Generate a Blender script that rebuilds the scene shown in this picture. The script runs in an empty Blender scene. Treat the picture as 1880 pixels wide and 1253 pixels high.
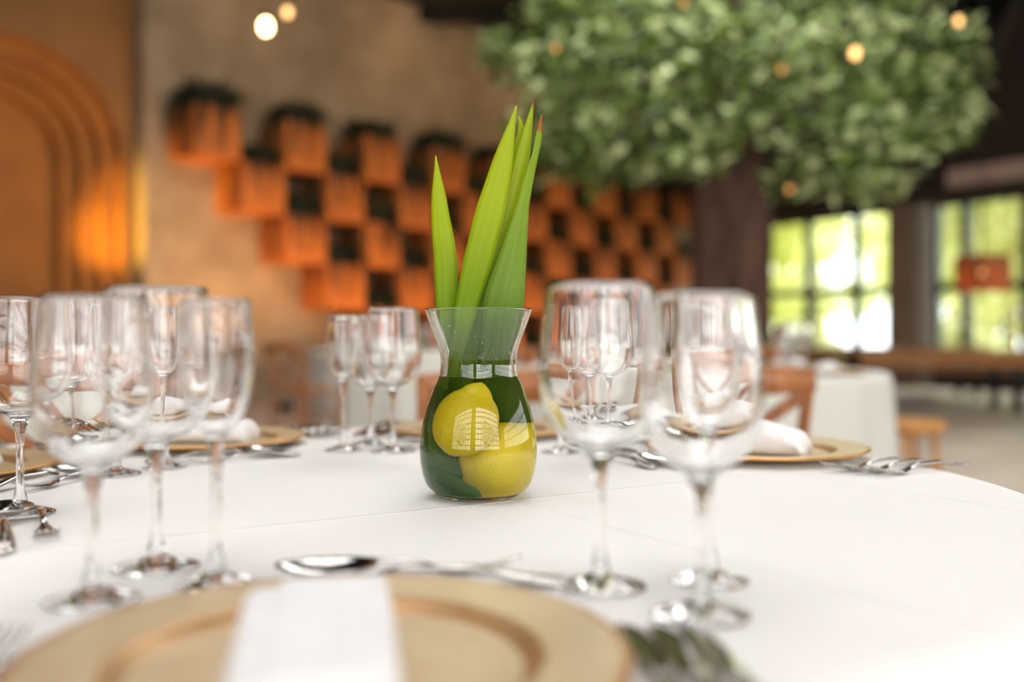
import bpy, bmesh, math, random
from mathutils import Vector, Matrix
R = math.radians
SC = bpy.context.scene
COL = SC.collection
random.seed(7)

# ------------------------------------------------------------------ camera
F, HZ, CX = 1828.0, 605.0, 940.0          # focal length (px), horizon row, centre column of the 1880x1253 frame
CAMZ, TZ = 0.94, 0.75                     # eye height, table height
cam = bpy.data.objects.new('camera', bpy.data.cameras.new('camera'))
COL.objects.link(cam)
cam.location = (0, 0, CAMZ)
cam.rotation_euler = (R(90), 0, 0)
cam.data.sensor_width = 36
cam.data.lens = 36 * F / 1880
cam.data.shift_y = -(626.5 - HZ) / 1880
cam.data.clip_start, cam.data.clip_end = 0.02, 200
cam.data.dof.use_dof = True
cam.data.dof.focus_distance = 1.10
cam.data.dof.aperture_fstop = 1.75
SC.camera = cam
SC.view_settings.view_transform = 'Standard'
SC.view_settings.look = 'None'
SC.view_settings.gamma = 1
SC.view_settings.use_curve_mapping = False
SC.view_settings.exposure = 0.0
cy = SC.cycles
cy.max_bounces, cy.diffuse_bounces, cy.glossy_bounces = 18, 3, 6
cy.transmission_bounces, cy.transparent_max_bounces = 18, 12
cy.sample_clamp_indirect = 6
cy.blur_glossy = 0.5

# ------------------------------------------------------------------ world, sun, daylight at the windows
world = bpy.data.worlds.new('overcast_sky'); SC.world = world
world.use_nodes = True
world.node_tree.nodes['Background'].inputs[0].default_value = (0.93, 0.97, 1.0, 1)
world.node_tree.nodes['Background'].inputs[1].default_value = 4.6

def light(name, kind, loc, energy, color, target=None, **kw):
    d = bpy.data.lights.new(name, kind); d.energy = energy; d.color = color
    for k, v in kw.items(): setattr(d, k, v)
    o = bpy.data.objects.new(name, d); COL.objects.link(o); o.location = loc
    if target is not None:
        o.rotation_euler = (Vector(target) - Vector(loc)).to_track_quat('-Z', 'Y').to_euler()
    return o
light('sun', 'SUN', (0, 0, 20), 5.0, (1, 0.93, 0.8), None, angle=R(2)).rotation_euler = Vector((-0.9, -0.3, -1.0)).to_track_quat('-Z', 'Y').to_euler()
DAY = (1.0, 0.985, 0.97)
light('daylight_side_windows', 'AREA', (8.75, 0.5, 2.3), 360, DAY, (0, 0.5, 2.3), shape='RECTANGLE', size=11.6, size_y=2.7)
light('daylight_rear_windows', 'AREA', (2.65, -5.3, 2.8), 620, DAY, (2.65, 0, 2.8), shape='RECTANGLE', size=6.4, size_y=4.0)
light('fill_rear_corner', 'AREA', (-4.6, -5.3, 2.8), 420, DAY, (-4.6, 0, 2.8), shape='RECTANGLE', size=6.2, size_y=4.0)  # added frontal fill for lemons, leaves and trunk, from behind the camera
light('fill_over_table', 'AREA', (-0.7, 0.4, 6.15), 225, DAY, (-0.7, 0.4, 0), shape='RECTANGLE', size=5.0, size_y=4.0)  # added overhead light to brighten the table, its source is unseen

light('fill_over_tree', 'AREA', (1.6, 7.2, 6.15), 420, DAY, (1.6, 7.2, 0), shape='RECTANGLE', size=5.0, size_y=4.0)  # added to lift the tree and the background, out of view

# ------------------------------------------------------------------ materials
def lin(c):
    return tuple(((v / 255) / 12.92 if v / 255 <= 0.04045 else ((v / 255 + 0.055) / 1.055) ** 2.4) for v in c)
def newmat(name):
    m = bpy.data.materials.new(name); m.use_nodes = True
    return m, m.node_tree.nodes, m.node_tree.links
def pmat(name, c1, c2=None, rough=0.5, metal=0.0, scale=8, bump=0.0, bscale=None, coat=0.0, detail=6, stretch=None, spec=0.5, trans=0.0):
    m, N, L = newmat(name)
    b = N['Principled BSDF']
    b.inputs['Roughness'].default_value = rough
    b.inputs['Metallic'].default_value = metal
    b.inputs['Coat Weight'].default_value = coat
    b.inputs['Specular IOR Level'].default_value = spec
    tc = N.new('ShaderNodeTexCoord'); mp = N.new('ShaderNodeMapping')
    L.new(tc.outputs['Object'], mp.inputs['Vector'])
    if stretch: mp.inputs['Scale'].default_value = stretch
    nz = N.new('ShaderNodeTexNoise'); nz.inputs['Scale'].default_value = scale; nz.inputs['Detail'].default_value = detail
    L.new(mp.outputs['Vector'], nz.inputs['Vector'])
    if c2 is None: c2 = tuple(v * 0.9 for v in c1)
    rp = N.new('ShaderNodeValToRGB')
    rp.color_ramp.elements[0].position, rp.color_ramp.elements[1].position = 0.35, 0.65
    rp.color_ramp.elements[0].color = (*lin(c1), 1); rp.color_ramp.elements[1].color = (*lin(c2), 1)
    L.new(nz.outputs['Fac'], rp.inputs['Fac']); L.new(rp.outputs['Color'], b.inputs['Base Color'])
    if bump:
        n2 = N.new('ShaderNodeTexNoise'); n2.inputs['Scale'].default_value = bscale or scale * 4; n2.inputs['Detail'].default_value = 5
        L.new(mp.outputs['Vector'], n2.inputs['Vector'])
        bp = N.new('ShaderNodeBump'); bp.inputs['Strength'].default_value = bump; bp.inputs['Distance'].default_value = 0.01
        L.new(n2.outputs['Fac'], bp.inputs['Height']); L.new(bp.outputs['Normal'], b.inputs['Normal'])
    if trans:
        tr = N.new('ShaderNodeBsdfTranslucent'); mx = N.new('ShaderNodeMixShader'); mx.inputs[0].default_value = trans
        L.new(rp.outputs['Color'], tr.inputs['Color'])
        L.new(b.outputs[0], mx.inputs[1]); L.new(tr.outputs[0], mx.inputs[2])
        L.new(mx.outputs[0], N['Material Output'].inputs['Surface'])
    return m
def glassmat(name, ior=1.5, color=(1, 1, 1), rough=0.0):
    m, N, L = newmat(name); N.remove(N['Principled BSDF'])
    g = N.new('ShaderNodeBsdfGlass'); g.inputs['IOR'].default_value = ior; g.inputs['Color'].default_value = (*color, 1)
    g.inputs['Roughness'].default_value = rough
    L.new(g.outputs[0], N['Material Output'].inputs['Surface'])
    return m
def panemat(name):
    m, N, L = newmat(name); N.remove(N['Principled BSDF'])
    t = N.new('ShaderNodeBsdfTransparent'); t.inputs[0].default_value = (0.95, 0.97, 0.95, 1)
    g = N.new('ShaderNodeBsdfGlossy'); g.inputs['Roughness'].default_value = 0.02
    fr = N.new('ShaderNodeFresnel'); fr.inputs[0].default_value = 1.3
    mx = N.new('ShaderNodeMixShader')
    L.new(fr.outputs[0], mx.inputs[0]); L.new(t.outputs[0], mx.inputs[1]); L.new(g.outputs[0], mx.inputs[2])
    L.new(mx.outputs[0], N['Material Output'].inputs['Surface'])
    return m
def emat(name, color, strength):
    m, N, L = newmat(name); N.remove(N['Principled BSDF'])
    e = N.new('ShaderNodeEmission'); e.inputs[0].default_value = (*color, 1); e.inputs[1].default_value = strength
    L.new(e.outputs[0], N['Material Output'].inputs['Surface'])
    return m
def clothmat(name, c, weave=260.0, strength=0.35, creases=()):
    m, N, L = newmat(name); b = N['Principled BSDF']
    b.inputs['Roughness'].default_value = 0.85
    b.inputs['Sheen Weight'].default_value = 0.15
    tc = N.new('ShaderNodeTexCoord')
    w = []
    for ax in ('X', 'Y'):
        t = N.new('ShaderNodeTexWave'); t.wave_type = 'BANDS'; t.bands_direction = ax
        t.inputs['Scale'].default_value = weave / 6.283; t.inputs['Distortion'].default_value = 0.4; t.inputs['Detail'].default_value = 0
        L.new(tc.outputs['Object'], t.inputs['Vector']); w.append(t)
    mul = N.new('ShaderNodeMath'); mul.operation = 'MULTIPLY'
    L.new(w[0].outputs['Fac'], mul.inputs[0]); L.new(w[1].outputs['Fac'], mul.inputs[1])
    rp = N.new('ShaderNodeValToRGB')
    rp.color_ramp.elements[0].color = (*[v * 0.94 for v in lin(c)], 1); rp.color_ramp.elements[1].color = (*lin(c), 1)
    rp.color_ramp.elements[1].position = 0.5
    L.new(mul.outputs[0], rp.inputs['Fac']); L.new(rp.outputs['Color'], b.inputs['Base Color'])
    bp = N.new('ShaderNodeBump'); bp.inputs['Strength'].default_value = strength; bp.inputs['Distance'].default_value = 0.0006
    L.new(mul.outputs[0], bp.inputs['Height'])
    last = bp
    for (nx, ny, off) in creases:          # ironed fold lines, a fine raised ridge
        dt = N.new('ShaderNodeVectorMath'); dt.operation = 'DOT_PRODUCT'; dt.inputs[1].default_value = (nx, ny, 0)
        L.new(tc.outputs['Object'], dt.inputs[0])
        sb = N.new('ShaderNodeMath'); sb.operation = 'SUBTRACT'; sb.inputs[1].default_value = off; L.new(dt.outputs['Value'], sb.inputs[0])
        ab = N.new('ShaderNodeMath'); ab.operation = 'ABSOLUTE'; L.new(sb.outputs[0], ab.inputs[0])
        mr = N.new('ShaderNodeMapRange'); mr.interpolation_type = 'SMOOTHSTEP'; mr.inputs[1].default_value = 0; mr.inputs[2].default_value = 0.006
        mr.inputs[3].default_value = 1; mr.inputs[4].default_value = 0; L.new(ab.outputs[0], mr.inputs[0])
        b2 = N.new('ShaderNodeBump'); b2.inputs['Distance'].default_value = 0.0016; b2.inputs['Strength'].default_value = 1.0
        L.new(mr.outputs[0], b2.inputs['Height']); L.new(last.outputs['Normal'], b2.inputs['Normal']); last = b2
    L.new(last.outputs['Normal'], b.inputs['Normal'])
    return m

M = {}
M['glass'] = glassmat('clear_glass', 1.5)
M['vase'] = glassmat('vase_glass', 1.5, (0.985, 1, 0.985))
M['water_side'] = glassmat('water_against_glass', 1.33 / 1.5)
M['water_top'] = glassmat('water_surface', 1.33)
M['bgcloth'] = clothmat('white_tablecloth_smooth', (216, 216, 206), 300, 0.1)
M['napkin'] = pmat('white_napkin', (234, 232, 232), (226, 224, 225), 0.9, scale=60, bump=0.02, bscale=600)
M['plate'] = pmat('champagne_gold', (216, 194, 156), (208, 184, 144), 0.36, metal=0.35, scale=30)
M['plate_rim'] = pmat('gold_edge', (222, 164, 92), (205, 145, 75), 0.3, metal=0.7, scale=30)
M['plate_ring'] = pmat('gold_groove_shade', (186, 146, 100), (172, 132, 88), 0.4, metal=0.35, scale=30)  # browner tone paints the shading of the plate groove
M['steel'] = pmat('polished_steel', (200, 196, 192), (190, 186, 182), 0.12, metal=1.0, scale=40)
M['lemon'] = pmat('lemon_peel', (238, 212, 28), (230, 202, 22), 0.38, scale=22, bump=0.12, bscale=300, spec=0.4)
M['lemon_scar'] = pmat('lemon_stem_scar', (120, 88, 30), (70, 50, 22), 0.8, scale=300, bump=0.5)
M['wood'] = pmat('honey_beech', (172, 110, 60), (142, 84, 42), 0.38, scale=6, stretch=(6, 6, 1), coat=0.15)
M['oak'] = pmat('pale_oak', (206, 148, 76), (180, 120, 56), 0.45, scale=6, stretch=(6, 6, 1))
M['tablewood'] = pmat('long_table_wood', (186, 128, 62), (150, 96, 44), 0.5, scale=4, stretch=(1, 8, 8))
M['darkmetal'] = pmat('dark_metal', (38, 40, 38), (30, 30, 30), 0.5, metal=0.4)
M['floor'] = pmat('polished_concrete', (200, 188, 174), (180, 166, 152), 0.45, scale=1.4, detail=8)
M['ceiling'] = pmat('black_ceiling', (22, 20, 18), (16, 15, 14), 0.9)
M['stone'] = pmat('rough_stone_plaster', (170, 148, 120), (148, 126, 100), 0.9, scale=2.2, bump=0.6, bscale=14, detail=9)
M['brown'] = pmat('brown_plaster', (150, 106, 58), (134, 92, 48), 0.8, scale=1.5, bump=0.15)
M['orange'] = pmat('orange_niche_plaster', (170, 108, 38), (152, 94, 32), 0.65, scale=1.5, bump=0.1)
M['terracotta'] = pmat('terracotta', (198, 116, 48), (180, 100, 40), 0.75, scale=3, bump=0.1)
M['soil'] = pmat('dark_soil', (40, 30, 20), (28, 20, 14), 1.0, scale=40)
M['fern'] = pmat('dark_fern', (30, 42, 18), (20, 30, 12), 0.6, scale=12)
M['bark'] = pmat('tree_bark', (104, 76, 62), (66, 46, 38), 0.95, scale=5, stretch=(3, 3, 0.5), bump=1.0, bscale=9)
M['leafA'] = pmat('indoor_leaf', (132, 154, 72), (98, 126, 56), 0.35, scale=3, trans=0.25)
M['leafB'] = pmat('indoor_leaf_pale', (212, 222, 164), (178, 200, 128), 0.32, scale=3, trans=0.25)
M['leafC'] = pmat('indoor_leaf_deep', (66, 84, 40), (48, 62, 30), 0.4, scale=3, trans=0.2)
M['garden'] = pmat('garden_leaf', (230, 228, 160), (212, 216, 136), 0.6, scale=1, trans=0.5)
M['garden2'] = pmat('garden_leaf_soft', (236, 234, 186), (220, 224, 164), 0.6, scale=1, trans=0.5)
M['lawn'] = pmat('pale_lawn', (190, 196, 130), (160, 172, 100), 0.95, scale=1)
M['beam'] = pmat('brown_painted_steel', (70, 60, 54), (58, 50, 44), 0.7)
M['pillar'] = pmat('taupe_pillar', (150, 130, 110), (138, 120, 100), 0.8, scale=2)
M['palecol'] = pmat('pale_painted_post', (190, 186, 172), None, 0.7)
M['plank'] = pmat('pinkish_plank', (206, 182, 168), (190, 164, 150), 0.6, scale=3)
M['frame'] = pmat('dark_green_window_frame', (46, 56, 48), (38, 46, 40), 0.5)
M['blocker'] = pmat('opaque_white_blocker', (235, 238, 238), None, 0.8)  # opaque white for the added panels that block sky and sun
M['pane'] = panemat('window_pane')
M['bulb'] = emat('warm_bulb', (1.0, 0.66, 0.28), 22)
M['bulb_dim'] = emat('dim_warm_bulb', (1.0, 0.55, 0.2), 4.5)
M['fairy'] = emat('fairy_light', (1.0, 0.45, 0.14), 1.3)
M['lamp_wood'] = pmat('lamp_veneer', (206, 146, 102), (186, 124, 82), 0.6, scale=4, trans=0.5)
M['black'] = pmat('black_cord', (20, 18, 16), None, 0.7)

# blade of the tall leaves: greener low down, yellower towards the tip, a brown dry end
def blademat(name, lo, mid, hi, tip, z0, z1, ztip, stripe=0.12, trans=0.42):
    m, N, L = newmat(name); b = N['Principled BSDF']; b.inputs['Roughness'].default_value = 0.45; b.inputs['Specular IOR Level'].default_value = 0.3
    tc = N.new('ShaderNodeTexCoord'); sp = N.new('ShaderNodeSeparateXYZ'); L.new(tc.outputs['UV'], sp.inputs[0])
    rp = N.new('ShaderNodeValToRGB'); e = rp.color_ramp.elements
    e[0].position, e[0].color = 0.0, (*lin(lo), 1)
    e[1].position, e[1].color = z0, (*lin(mid), 1)
    q = e.new(z1); q.color = (*lin(hi), 1)
    q = e.new(ztip); q.color = (*lin(hi), 1)
    q = e.new(min(1.0, ztip + 0.02)); q.color = (*lin(tip), 1)
    L.new(sp.outputs['Y'], rp.inputs['Fac'])
    wv = N.new('ShaderNodeTexNoise'); wv.inputs['Scale'].default_value = 1.0; wv.inputs['Detail'].default_value = 3
    mp = N.new('ShaderNodeMapping'); mp.inputs['Scale'].default_value = (22, 1.2, 1)
    L.new(tc.outputs['UV'], mp.inputs[0]); L.new(mp.outputs[0], wv.inputs['Vector'])
    hs = N.new('ShaderNodeHueSaturation'); L.new(rp.outputs['Color'], hs.inputs['Color'])
    mr = N.new('ShaderNodeMapRange'); mr.inputs[1].default_value, mr.inputs[2].default_value = 0.3, 0.7
    mr.inputs[3].default_value, mr.inputs[4].default_value = 1 - stripe, 1 + stripe
    L.new(wv.outputs['Fac'], mr.inputs[0]); L.new(mr.outputs[0], hs.inputs['Value'])
    L.new(hs.outputs[0], b.inputs['Base Color'])
    tr = N.new('ShaderNodeBsdfTranslucent'); mx = N.new('ShaderNodeMixShader'); mx.inputs[0].default_value = trans
    L.new(hs.outputs[0], tr.inputs['Color']); L.new(b.outputs[0], mx.inputs[1]); L.new(tr.outputs[0], mx.inputs[2])
    L.new(mx.outputs[0], N['Material Output'].inputs['Surface'])
    return m
M['blade1'] = blademat('leaf_bright', (70, 112, 20), (134, 168, 12), (180, 198, 16), (220, 220, 60), 0.45, 0.75, 0.985)
M['blade2'] = blademat('leaf_bright_browntip', (66, 106, 22), (126, 162, 14), (172, 190, 14), (150, 80, 20), 0.45, 0.75, 0.972)
M['blade3'] = blademat('leaf_mid_drytip', (60, 100, 24), (124, 158, 52), (150, 180, 36), (186, 116, 40), 0.4, 0.7, 0.90)
M['blade4'] = blademat('leaf_deep', (50, 96, 26), (62, 112, 28), (80, 128, 30), (90, 130, 40), 0.4, 0.7, 0.98, trans=0.3)

# ------------------------------------------------------------------ mesh helpers
def link(name, me, mat, parent=None, loc=None, rotz=None):
    o = bpy.data.objects.new(name, me); COL.objects.link(o)
    if mat is not None and not me.materials:
        for x in (mat if isinstance(mat, (list, tuple)) else [mat]): me.materials.append(x)
    if parent is not None: o.parent = parent
    if loc is not None: o.location = loc
    if rotz is not None: o.rotation_euler = (0, 0, rotz)
    return o
def mesh(bm, smooth=True):
    me = bpy.data.meshes.new('mesh'); bm.normal_update(); bm.to_mesh(me); bm.free()
    if smooth: me.polygons.foreach_set('use_smooth', [True] * len(me.polygons))
    return me
def tag(o, label=None, cat=None, group=None, kind=None):
    if label: o['label'] = label
    if cat: o['category'] = cat
    if group: o['group'] = group
    if kind: o['kind'] = kind
    return o
def empty(name, loc=(0, 0, 0), rotz=0):
    o = bpy.data.objects.new(name, None); COL.objects.link(o)
    o.location = loc; o.rotation_euler = (0, 0, rotz); o.empty_display_size = 0.05
    return o
def copy_tree(o, parent=None):
    c = o.copy(); COL.objects.link(c); c.parent = parent
    for ch in KIDS.get(o.name, []) or list(o.children): copy_tree(ch, c)
    return c
KIDS = {}
def ring(c, r, seg, z):
    return [Vector((r * math.cos(2 * math.pi * i / seg), r * math.sin(2 * math.pi * i / seg), z)) for i in range(seg)]
def lathe(bm, prof, seg=32, mi=0):
    prev = None
    for (r, z) in prof:
        cur = [bm.verts.new((0, 0, z))] if r < 1e-6 else [bm.verts.new(v) for v in ring(None, r, seg, z)]
        if prev is not None:
            for i in range(seg):
                j = (i + 1) % seg
                q = [prev[i % len(prev)], prev[j % len(prev)], cur[j % len(cur)], cur[i % len(cur)]]
                u = []
                for v in q:
                    if v not in u: u.append(v)
                if len(u) > 2:
                    f = bm.faces.new(u); f.material_index = mi
        prev = cur
    return bm
def loft(bm, rings, cap=True, mi=0):
    vs = [[bm.verts.new(p) for p in r] for r in rings]
    n = len(vs[0])
    for a, b in zip(vs, vs[1:]):
        for i in range(n):
            f = bm.faces.new((a[i], a[(i + 1) % n], b[(i + 1) % n], b[i])); f.material_index = mi
    if cap:
        bm.faces.new(vs[0][::-1]).material_index = mi; bm.faces.new(vs[-1]).material_index = mi
    return bm
def catmull(pts, n):
    P = [Vector(p) for p in pts]; P = [2 * P[0] - P[1]] + P + [2 * P[-1] - P[-2]]
    out = []; segs = len(P) - 3
    for k in range(n + 1):
        x = k / n * segs; i = min(int(x), segs - 1); t = x - i
        a, b, c, d = P[i:i + 4]
        out.append(0.5 * ((2 * b) + (c - a) * t + (2 * a - 5 * b + 4 * c - d) * t * t + (3 * b - a - 3 * c + d) * t ** 3))
    return out
def lerp_list(v, n):
    out = []
    for k in range(n + 1):
        x = k / n * (len(v) - 1); i = min(int(x), len(v) - 2); t = x - i
        out.append(v[i] * (1 - t) + v[i + 1] * t)
    return out
def tube(bm, pts, rad, seg=8, n=None, flat=1.0, up=None):
    if n: pts, rad = catmull(pts, n), lerp_list(rad if isinstance(rad, (list, tuple)) else [rad, rad], n)
    else:
        pts = [Vector(p) for p in pts]
        if not isinstance(rad, (list, tuple)): rad = [rad] * len(pts)
    rings = []
    ref = Vector(up) if up else None
    for i, p in enumerate(pts):
        t = (pts[min(i + 1, len(pts) - 1)] - pts[max(i - 1, 0)]).normalized()
        if ref is None: ref = Vector((0, 0, 1)) if abs(t.z) < 0.9 else Vector((0, 1, 0))
        s = t.cross(ref).normalized(); u = s.cross(t).normalized()
        if not up: ref = u
        rings.append([p + s * rad[i] * math.cos(2 * math.pi * k / seg) + u * rad[i] * flat * math.sin(2 * math.pi * k / seg) for k in range(seg)])
    loft(bm, rings)
    bmesh.ops.recalc_face_normals(bm, faces=bm.faces)
    return bm
def boxbm(bm, c, s, bevel=0.0, mi=0):
    r = bmesh.ops.create_cube(bm, size=1.0)
    for v in r['verts']: v.co = Vector((c[0] + v.co.x * s[0], c[1] + v.co.y * s[1], c[2] + v.co.z * s[2]))
    if bevel:
        ed = list({e for v in r['verts'] for e in v.link_edges})
        bmesh.ops.bevel(bm, geom=ed, offset=bevel, segments=2, profile=0.6, affect='EDGES')
    return bm
def boxobj(name, c, s, mat, parent=None, rotz=0.0, bevel=0.0):
    bm = bmesh.new(); boxbm(bm, (0, 0, 0), s, bevel)
    return link(name, mesh(bm, False), mat, parent, c, rotz)
def P(px, py, d):                      # a point at depth d seen at a pixel of the photograph
    return Vector(((px - CX) * d / F, d, CAMZ - (py - HZ) * d / F))
def T(px, py, z=TZ):                   # a point on the table seen at a pixel
    return P(px, py, (CAMZ - z) * F / (py - HZ))

# ------------------------------------------------------------------ setting: floor, ceiling, walls
CEIL = 5.9
tag(boxobj('floor', (0, 8, -0.1), (24, 34, 0.2), M['floor']), kind='structure', label='grey beige polished concrete floor')
WB, WU = Vector((-3.99, 12.4, 0)), Vector((0.669, 0.743, 0)).normalized()
WN = Vector((WU.y, -WU.x, 0))
WANG = math.atan2(WU.y, WU.x)
def W(t, out=0.0, z=0.0): return WB + WU * t + WN * out + Vector((0, 0, z))
tag(boxobj('wall_planters', W(5.7, -0.15, CEIL / 2), (12.64, 0.3, CEIL), M['stone'], rotz=WANG, bevel=0.02), kind='structure', label='rough grey stone wall carrying the orange planters')
# arched brown wall, set back a little from the stone wall
AO = -0.22; AC, AZ, AR = -2.08, 2.9, 1.30
def A(t, z, out=0.0): return W(t, AO + out, z)
def archpath(r, n=28):
    p = [(AC + r, 0.0), (AC + r, AZ * 0.5)]
    p += [(AC + r * math.cos(math.pi * k / n), AZ + r * math.sin(math.pi * k / n)) for k in range(n + 1)]
    return p + [(AC - r, AZ * 0.5), (AC - r, 0.0)]
root = tag(empty('wall_arch', W(AC, AO, 0)), kind='structure', label='brown plaster wall with a stepped glowing arch niche')
def wl(bm): # world-built mesh under root
    me = mesh(bm, False); me.transform(Matrix.Translation(-root.location)); return me
bm = bmesh.new()
inner = archpath(AR); HWD = 1.46
outer = []
for (t, z) in inner:
    if z <= AZ - 1e-6: outer.append((AC + (HWD if t > AC else -HWD), z))
    else:
        dx, dz = t - AC, z - AZ
        k = min(HWD / abs(dx) if abs(dx) > 1e-6 else 99, (CEIL - AZ) / dz if dz > 1e-6 else 99)
        outer.append((AC + dx * k, AZ + dz * k))
for i in range(len(inner) - 1):
    q = [A(*inner[i]), A(*outer[i]), A(*outer[i + 1]), A(*inner[i + 1])]
    bm.faces.new([bm.verts.new(v) for v in q])
for s in (1, -1):
    k = [A(AC + s * HWD, CEIL)] + [A(*o) for o in outer if (o[0] - AC) * s > 0.02 and abs(o[1] - CEIL) < 1e-3 or abs(o[0] - (AC + s * HWD)) < 1e-3 and o[1] > AZ]
    tops = [o for o in outer if abs(o[1] - CEIL) < 1e-3 and (o[0] - AC) * s >= 0]
    sides = [o for o in outer if abs(o[0] - (AC + s * HWD)) < 1e-3]
    if tops and sides:
        a = max(tops, key=lambda o: (o[0] - AC) * s); b = max(sides, key=lambda o: o[1])
        bm.faces.new([bm.verts.new(A(*a)), bm.verts.new(A(*b)), bm.verts.new(A(AC + s * HWD, CEIL))])
link('plaster_face', wl(bm), M['brown'], root)
bm = bmesh.new(); bm.faces.new([bm.verts.new(A(*p)) for p in ((-7.6, 0), (AC - HWD, 0), (AC - HWD, CEIL), (-7.6, CEIL))])
link('plaster_face', wl(bm), M['brown'], root)
STEP, DEP = 0.175, 0.16
for i in range(4):
    r0, r1 = AR - i * STEP, AR - (i + 1) * STEP
    bm = bmesh.new()
    a, b, c = archpath(r0), archpath(r0), archpath(r1)
    ra = [bm.verts.new(A(*p, out=-i * DEP)) for p in a]; rb = [bm.verts.new(A(*p, out=-(i + 1) * DEP)) for p in b]; rc = [bm.verts.new(A(*p, out=-(i + 1) * DEP)) for p in c]
    for u, v in ((ra, rb), (rb, rc)):
        for k in range(len(u) - 1): bm.faces.new((u[k], v[k], v[k + 1], u[k + 1]))
    bmesh.ops.bevel(bm, geom=[e for e in bm.edges if e.verts[0] in rb and e.verts[1] in rb], offset=0.02, segments=2, affect='EDGES')
    link('arch_step', wl(bm), M['orange'], root)
bm = bmesh.new(); bm.faces.new([bm.verts.new(A(*p, out=-4 * DEP)) for p in archpath(AR - 4 * STEP)])
link('niche_back', wl(bm), M['orange'], root)
bm = bmesh.new(); bm.faces.new([bm.verts.new(W(-0.62, o, z)) for o, z in ((AO, 0), (0, 0), (0, CEIL), (AO, CEIL))])

# other walls
tag(boxobj('wall_side', (-9.15, 0.9, CEIL / 2), (0.3, 12.2, CEIL), M['brown']), kind='structure', label='plain brown side wall')
# window wall: from the end of the stone wall towards the long tables, then the side wall with tall windows
V0, V1 = Vector((3.9, 21.16, 0)), Vector((8.5, 13.86, 0))
VU = (V1 - V0).normalized(); VN = Vector((-VU.y, VU.x, 0)); VL = (V1 - V0).length; VANG = math.atan2(VU.y, VU.x)
if VN.y > 0: VN = -VN
def V(t, out=0.0, z=0.0): return V0 + VU * t + VN * out + Vector((0, 0, z))
def vt(px):  # parameter of the window wall at a pixel column
    k = (px - CX) / F
    return (k * V0.y - V0.x) / (VU.x - k * VU.y)
tag(boxobj('wall_above_windows', V(VL / 2, -0.12, (3.02 + CEIL) / 2), (VL, 0.24, CEIL - 3.02), M['beam'], rotz=VANG), kind='structure', label='dark wall above the garden windows')
tag(boxobj('wall_below_windows', V(VL / 2, -0.12, 0.15), (VL, 0.24, 0.30), M['beam'], rotz=VANG), kind='structure', label='low dark sill wall under the garden windows')
def window(name, label, fn, ang, tlist, zlist, fw=0.14, fd=0.12, panes=True):
    t0, t1, z0, z1 = tlist[0], tlist[-1], zlist[0], zlist[-1]
    o = tag(empty(name, fn((t0 + t1) / 2, 0, z0), ang), label, kind='structure')
    tc = (t0 + t1) / 2
    for t in tlist: boxobj('mullion', (t - tc, 0, (z1 - z0) / 2), (fw, fd, z1 - z0), M['frame'], o)
    for z in zlist: boxobj('transom', (0, 0, z - z0), (t1 - t0, fd * 0.9, fw), M['frame'], o)
    if panes:
        for a, b in zip(tlist, tlist[1:]):
            for c, d in zip(zlist, zlist[1:]):
                boxobj('pane', ((a + b) / 2 - tc, 0, (c + d) / 2 - z0), (b - a - fw, 0.006, d - c - fw), M['pane'], o)
    return o
vw = lambda t, o=0, z=0: V(t, -0.12 + o, z)
window('window_1', 'garden window behind the tree trunk with dark green mullions', vw, VANG, [0.15, vt(1400), vt(1478), vt(1566), vt(1640)], [0.30, 1.62, 3.02])
window('window_2', 'garden window beside the wide taupe pillar', vw, VANG, [vt(1712), vt(1766), vt(1877), vt(1960), VL - 0.2], [0.30, 1.62, 3.02])
tag(boxobj('pillar_column', V((vt(1643) + vt(1690)) / 2, 0.05, 1.51), (vt(1690) - vt(1643), 0.34, 3.02), M['pillar'], rotz=VANG, bevel=0.02), kind='structure', label='taupe pillar between the garden windows')
tag(boxobj('trim_1', V((vt(1690) + vt(1712)) / 2, 0.0, 1.51), (vt(1712) - vt(1690), 0.2, 3.02), M['palecol'], rotz=VANG), kind='structure', label='pale painted post beside the taupe pillar')
tag(boxobj('trim_2', V(VL / 2, 0.10, 3.18), (VL, 0.18, 0.34), M['beam'], rotz=VANG), kind='structure', label='brown steel header above the windows')
b_ = P(1826, 316, 14.6)
tag(boxobj('trim_3', b_, (1.5, 0.12, 0.26), M['plank'], rotz=VANG, bevel=0.01), kind='structure', label='pinkish plank fixed over the window header')
# roof strut
bm = bmesh.new(); p0, p1 = P(1905, -70, 13), P(1768, 225, 13.4)
tube(bm, [p0, p1], 0.09, 4); tag(link('trim_4', mesh(bm, False), M['beam']), kind='structure', label='sloping brown roof strut beside the tree')
# side and rear walls with tall daylight windows (outside the frame, they light the table)
sw = lambda t, o=0, z=0: Vector((8.5 + o, t, z))
tag(boxobj('wall_window_side', (8.6, 10.2, CEIL / 2), (0.2, 7.3, CEIL), M['brown']), kind='structure', label='brown wall beside the tall side windows')
tag(boxobj('wall_window_side_top', (8.6, 0.5, 4.8), (0.2, 12.1, 2.2), M['brown']), kind='structure', label='brown wall above the tall side windows')
tag(boxobj('wall_window_side_sill', (8.6, 0.5, 0.45), (0.2, 12.1, 0.9), M['brown']), kind='structure', label='brown sill wall under the tall side windows')
w3 = window('window_3', 'tall side windows lighting the dining table', sw, R(90), [-5.3 + 1.16 * i for i in range(11)], [0.9, 1.85, 2.8, 3.7], 0.09, 0.1, panes=False)
boxobj('sky_blocker', (0, -0.4, 1.4), (11.9, 0.03, 3.0), M['blocker'], w3)  # opaque panel added behind the area light to keep the sky out
rw = lambda t, o=0, z=0: Vector((t, -5.1 + o, z))
tag(boxobj('wall_rear_top', (-0.3, -5.1, 5.35), (17.6, 0.2, 1.1), M['brown']), kind='structure', label='brown wall above the rear windows')
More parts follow.
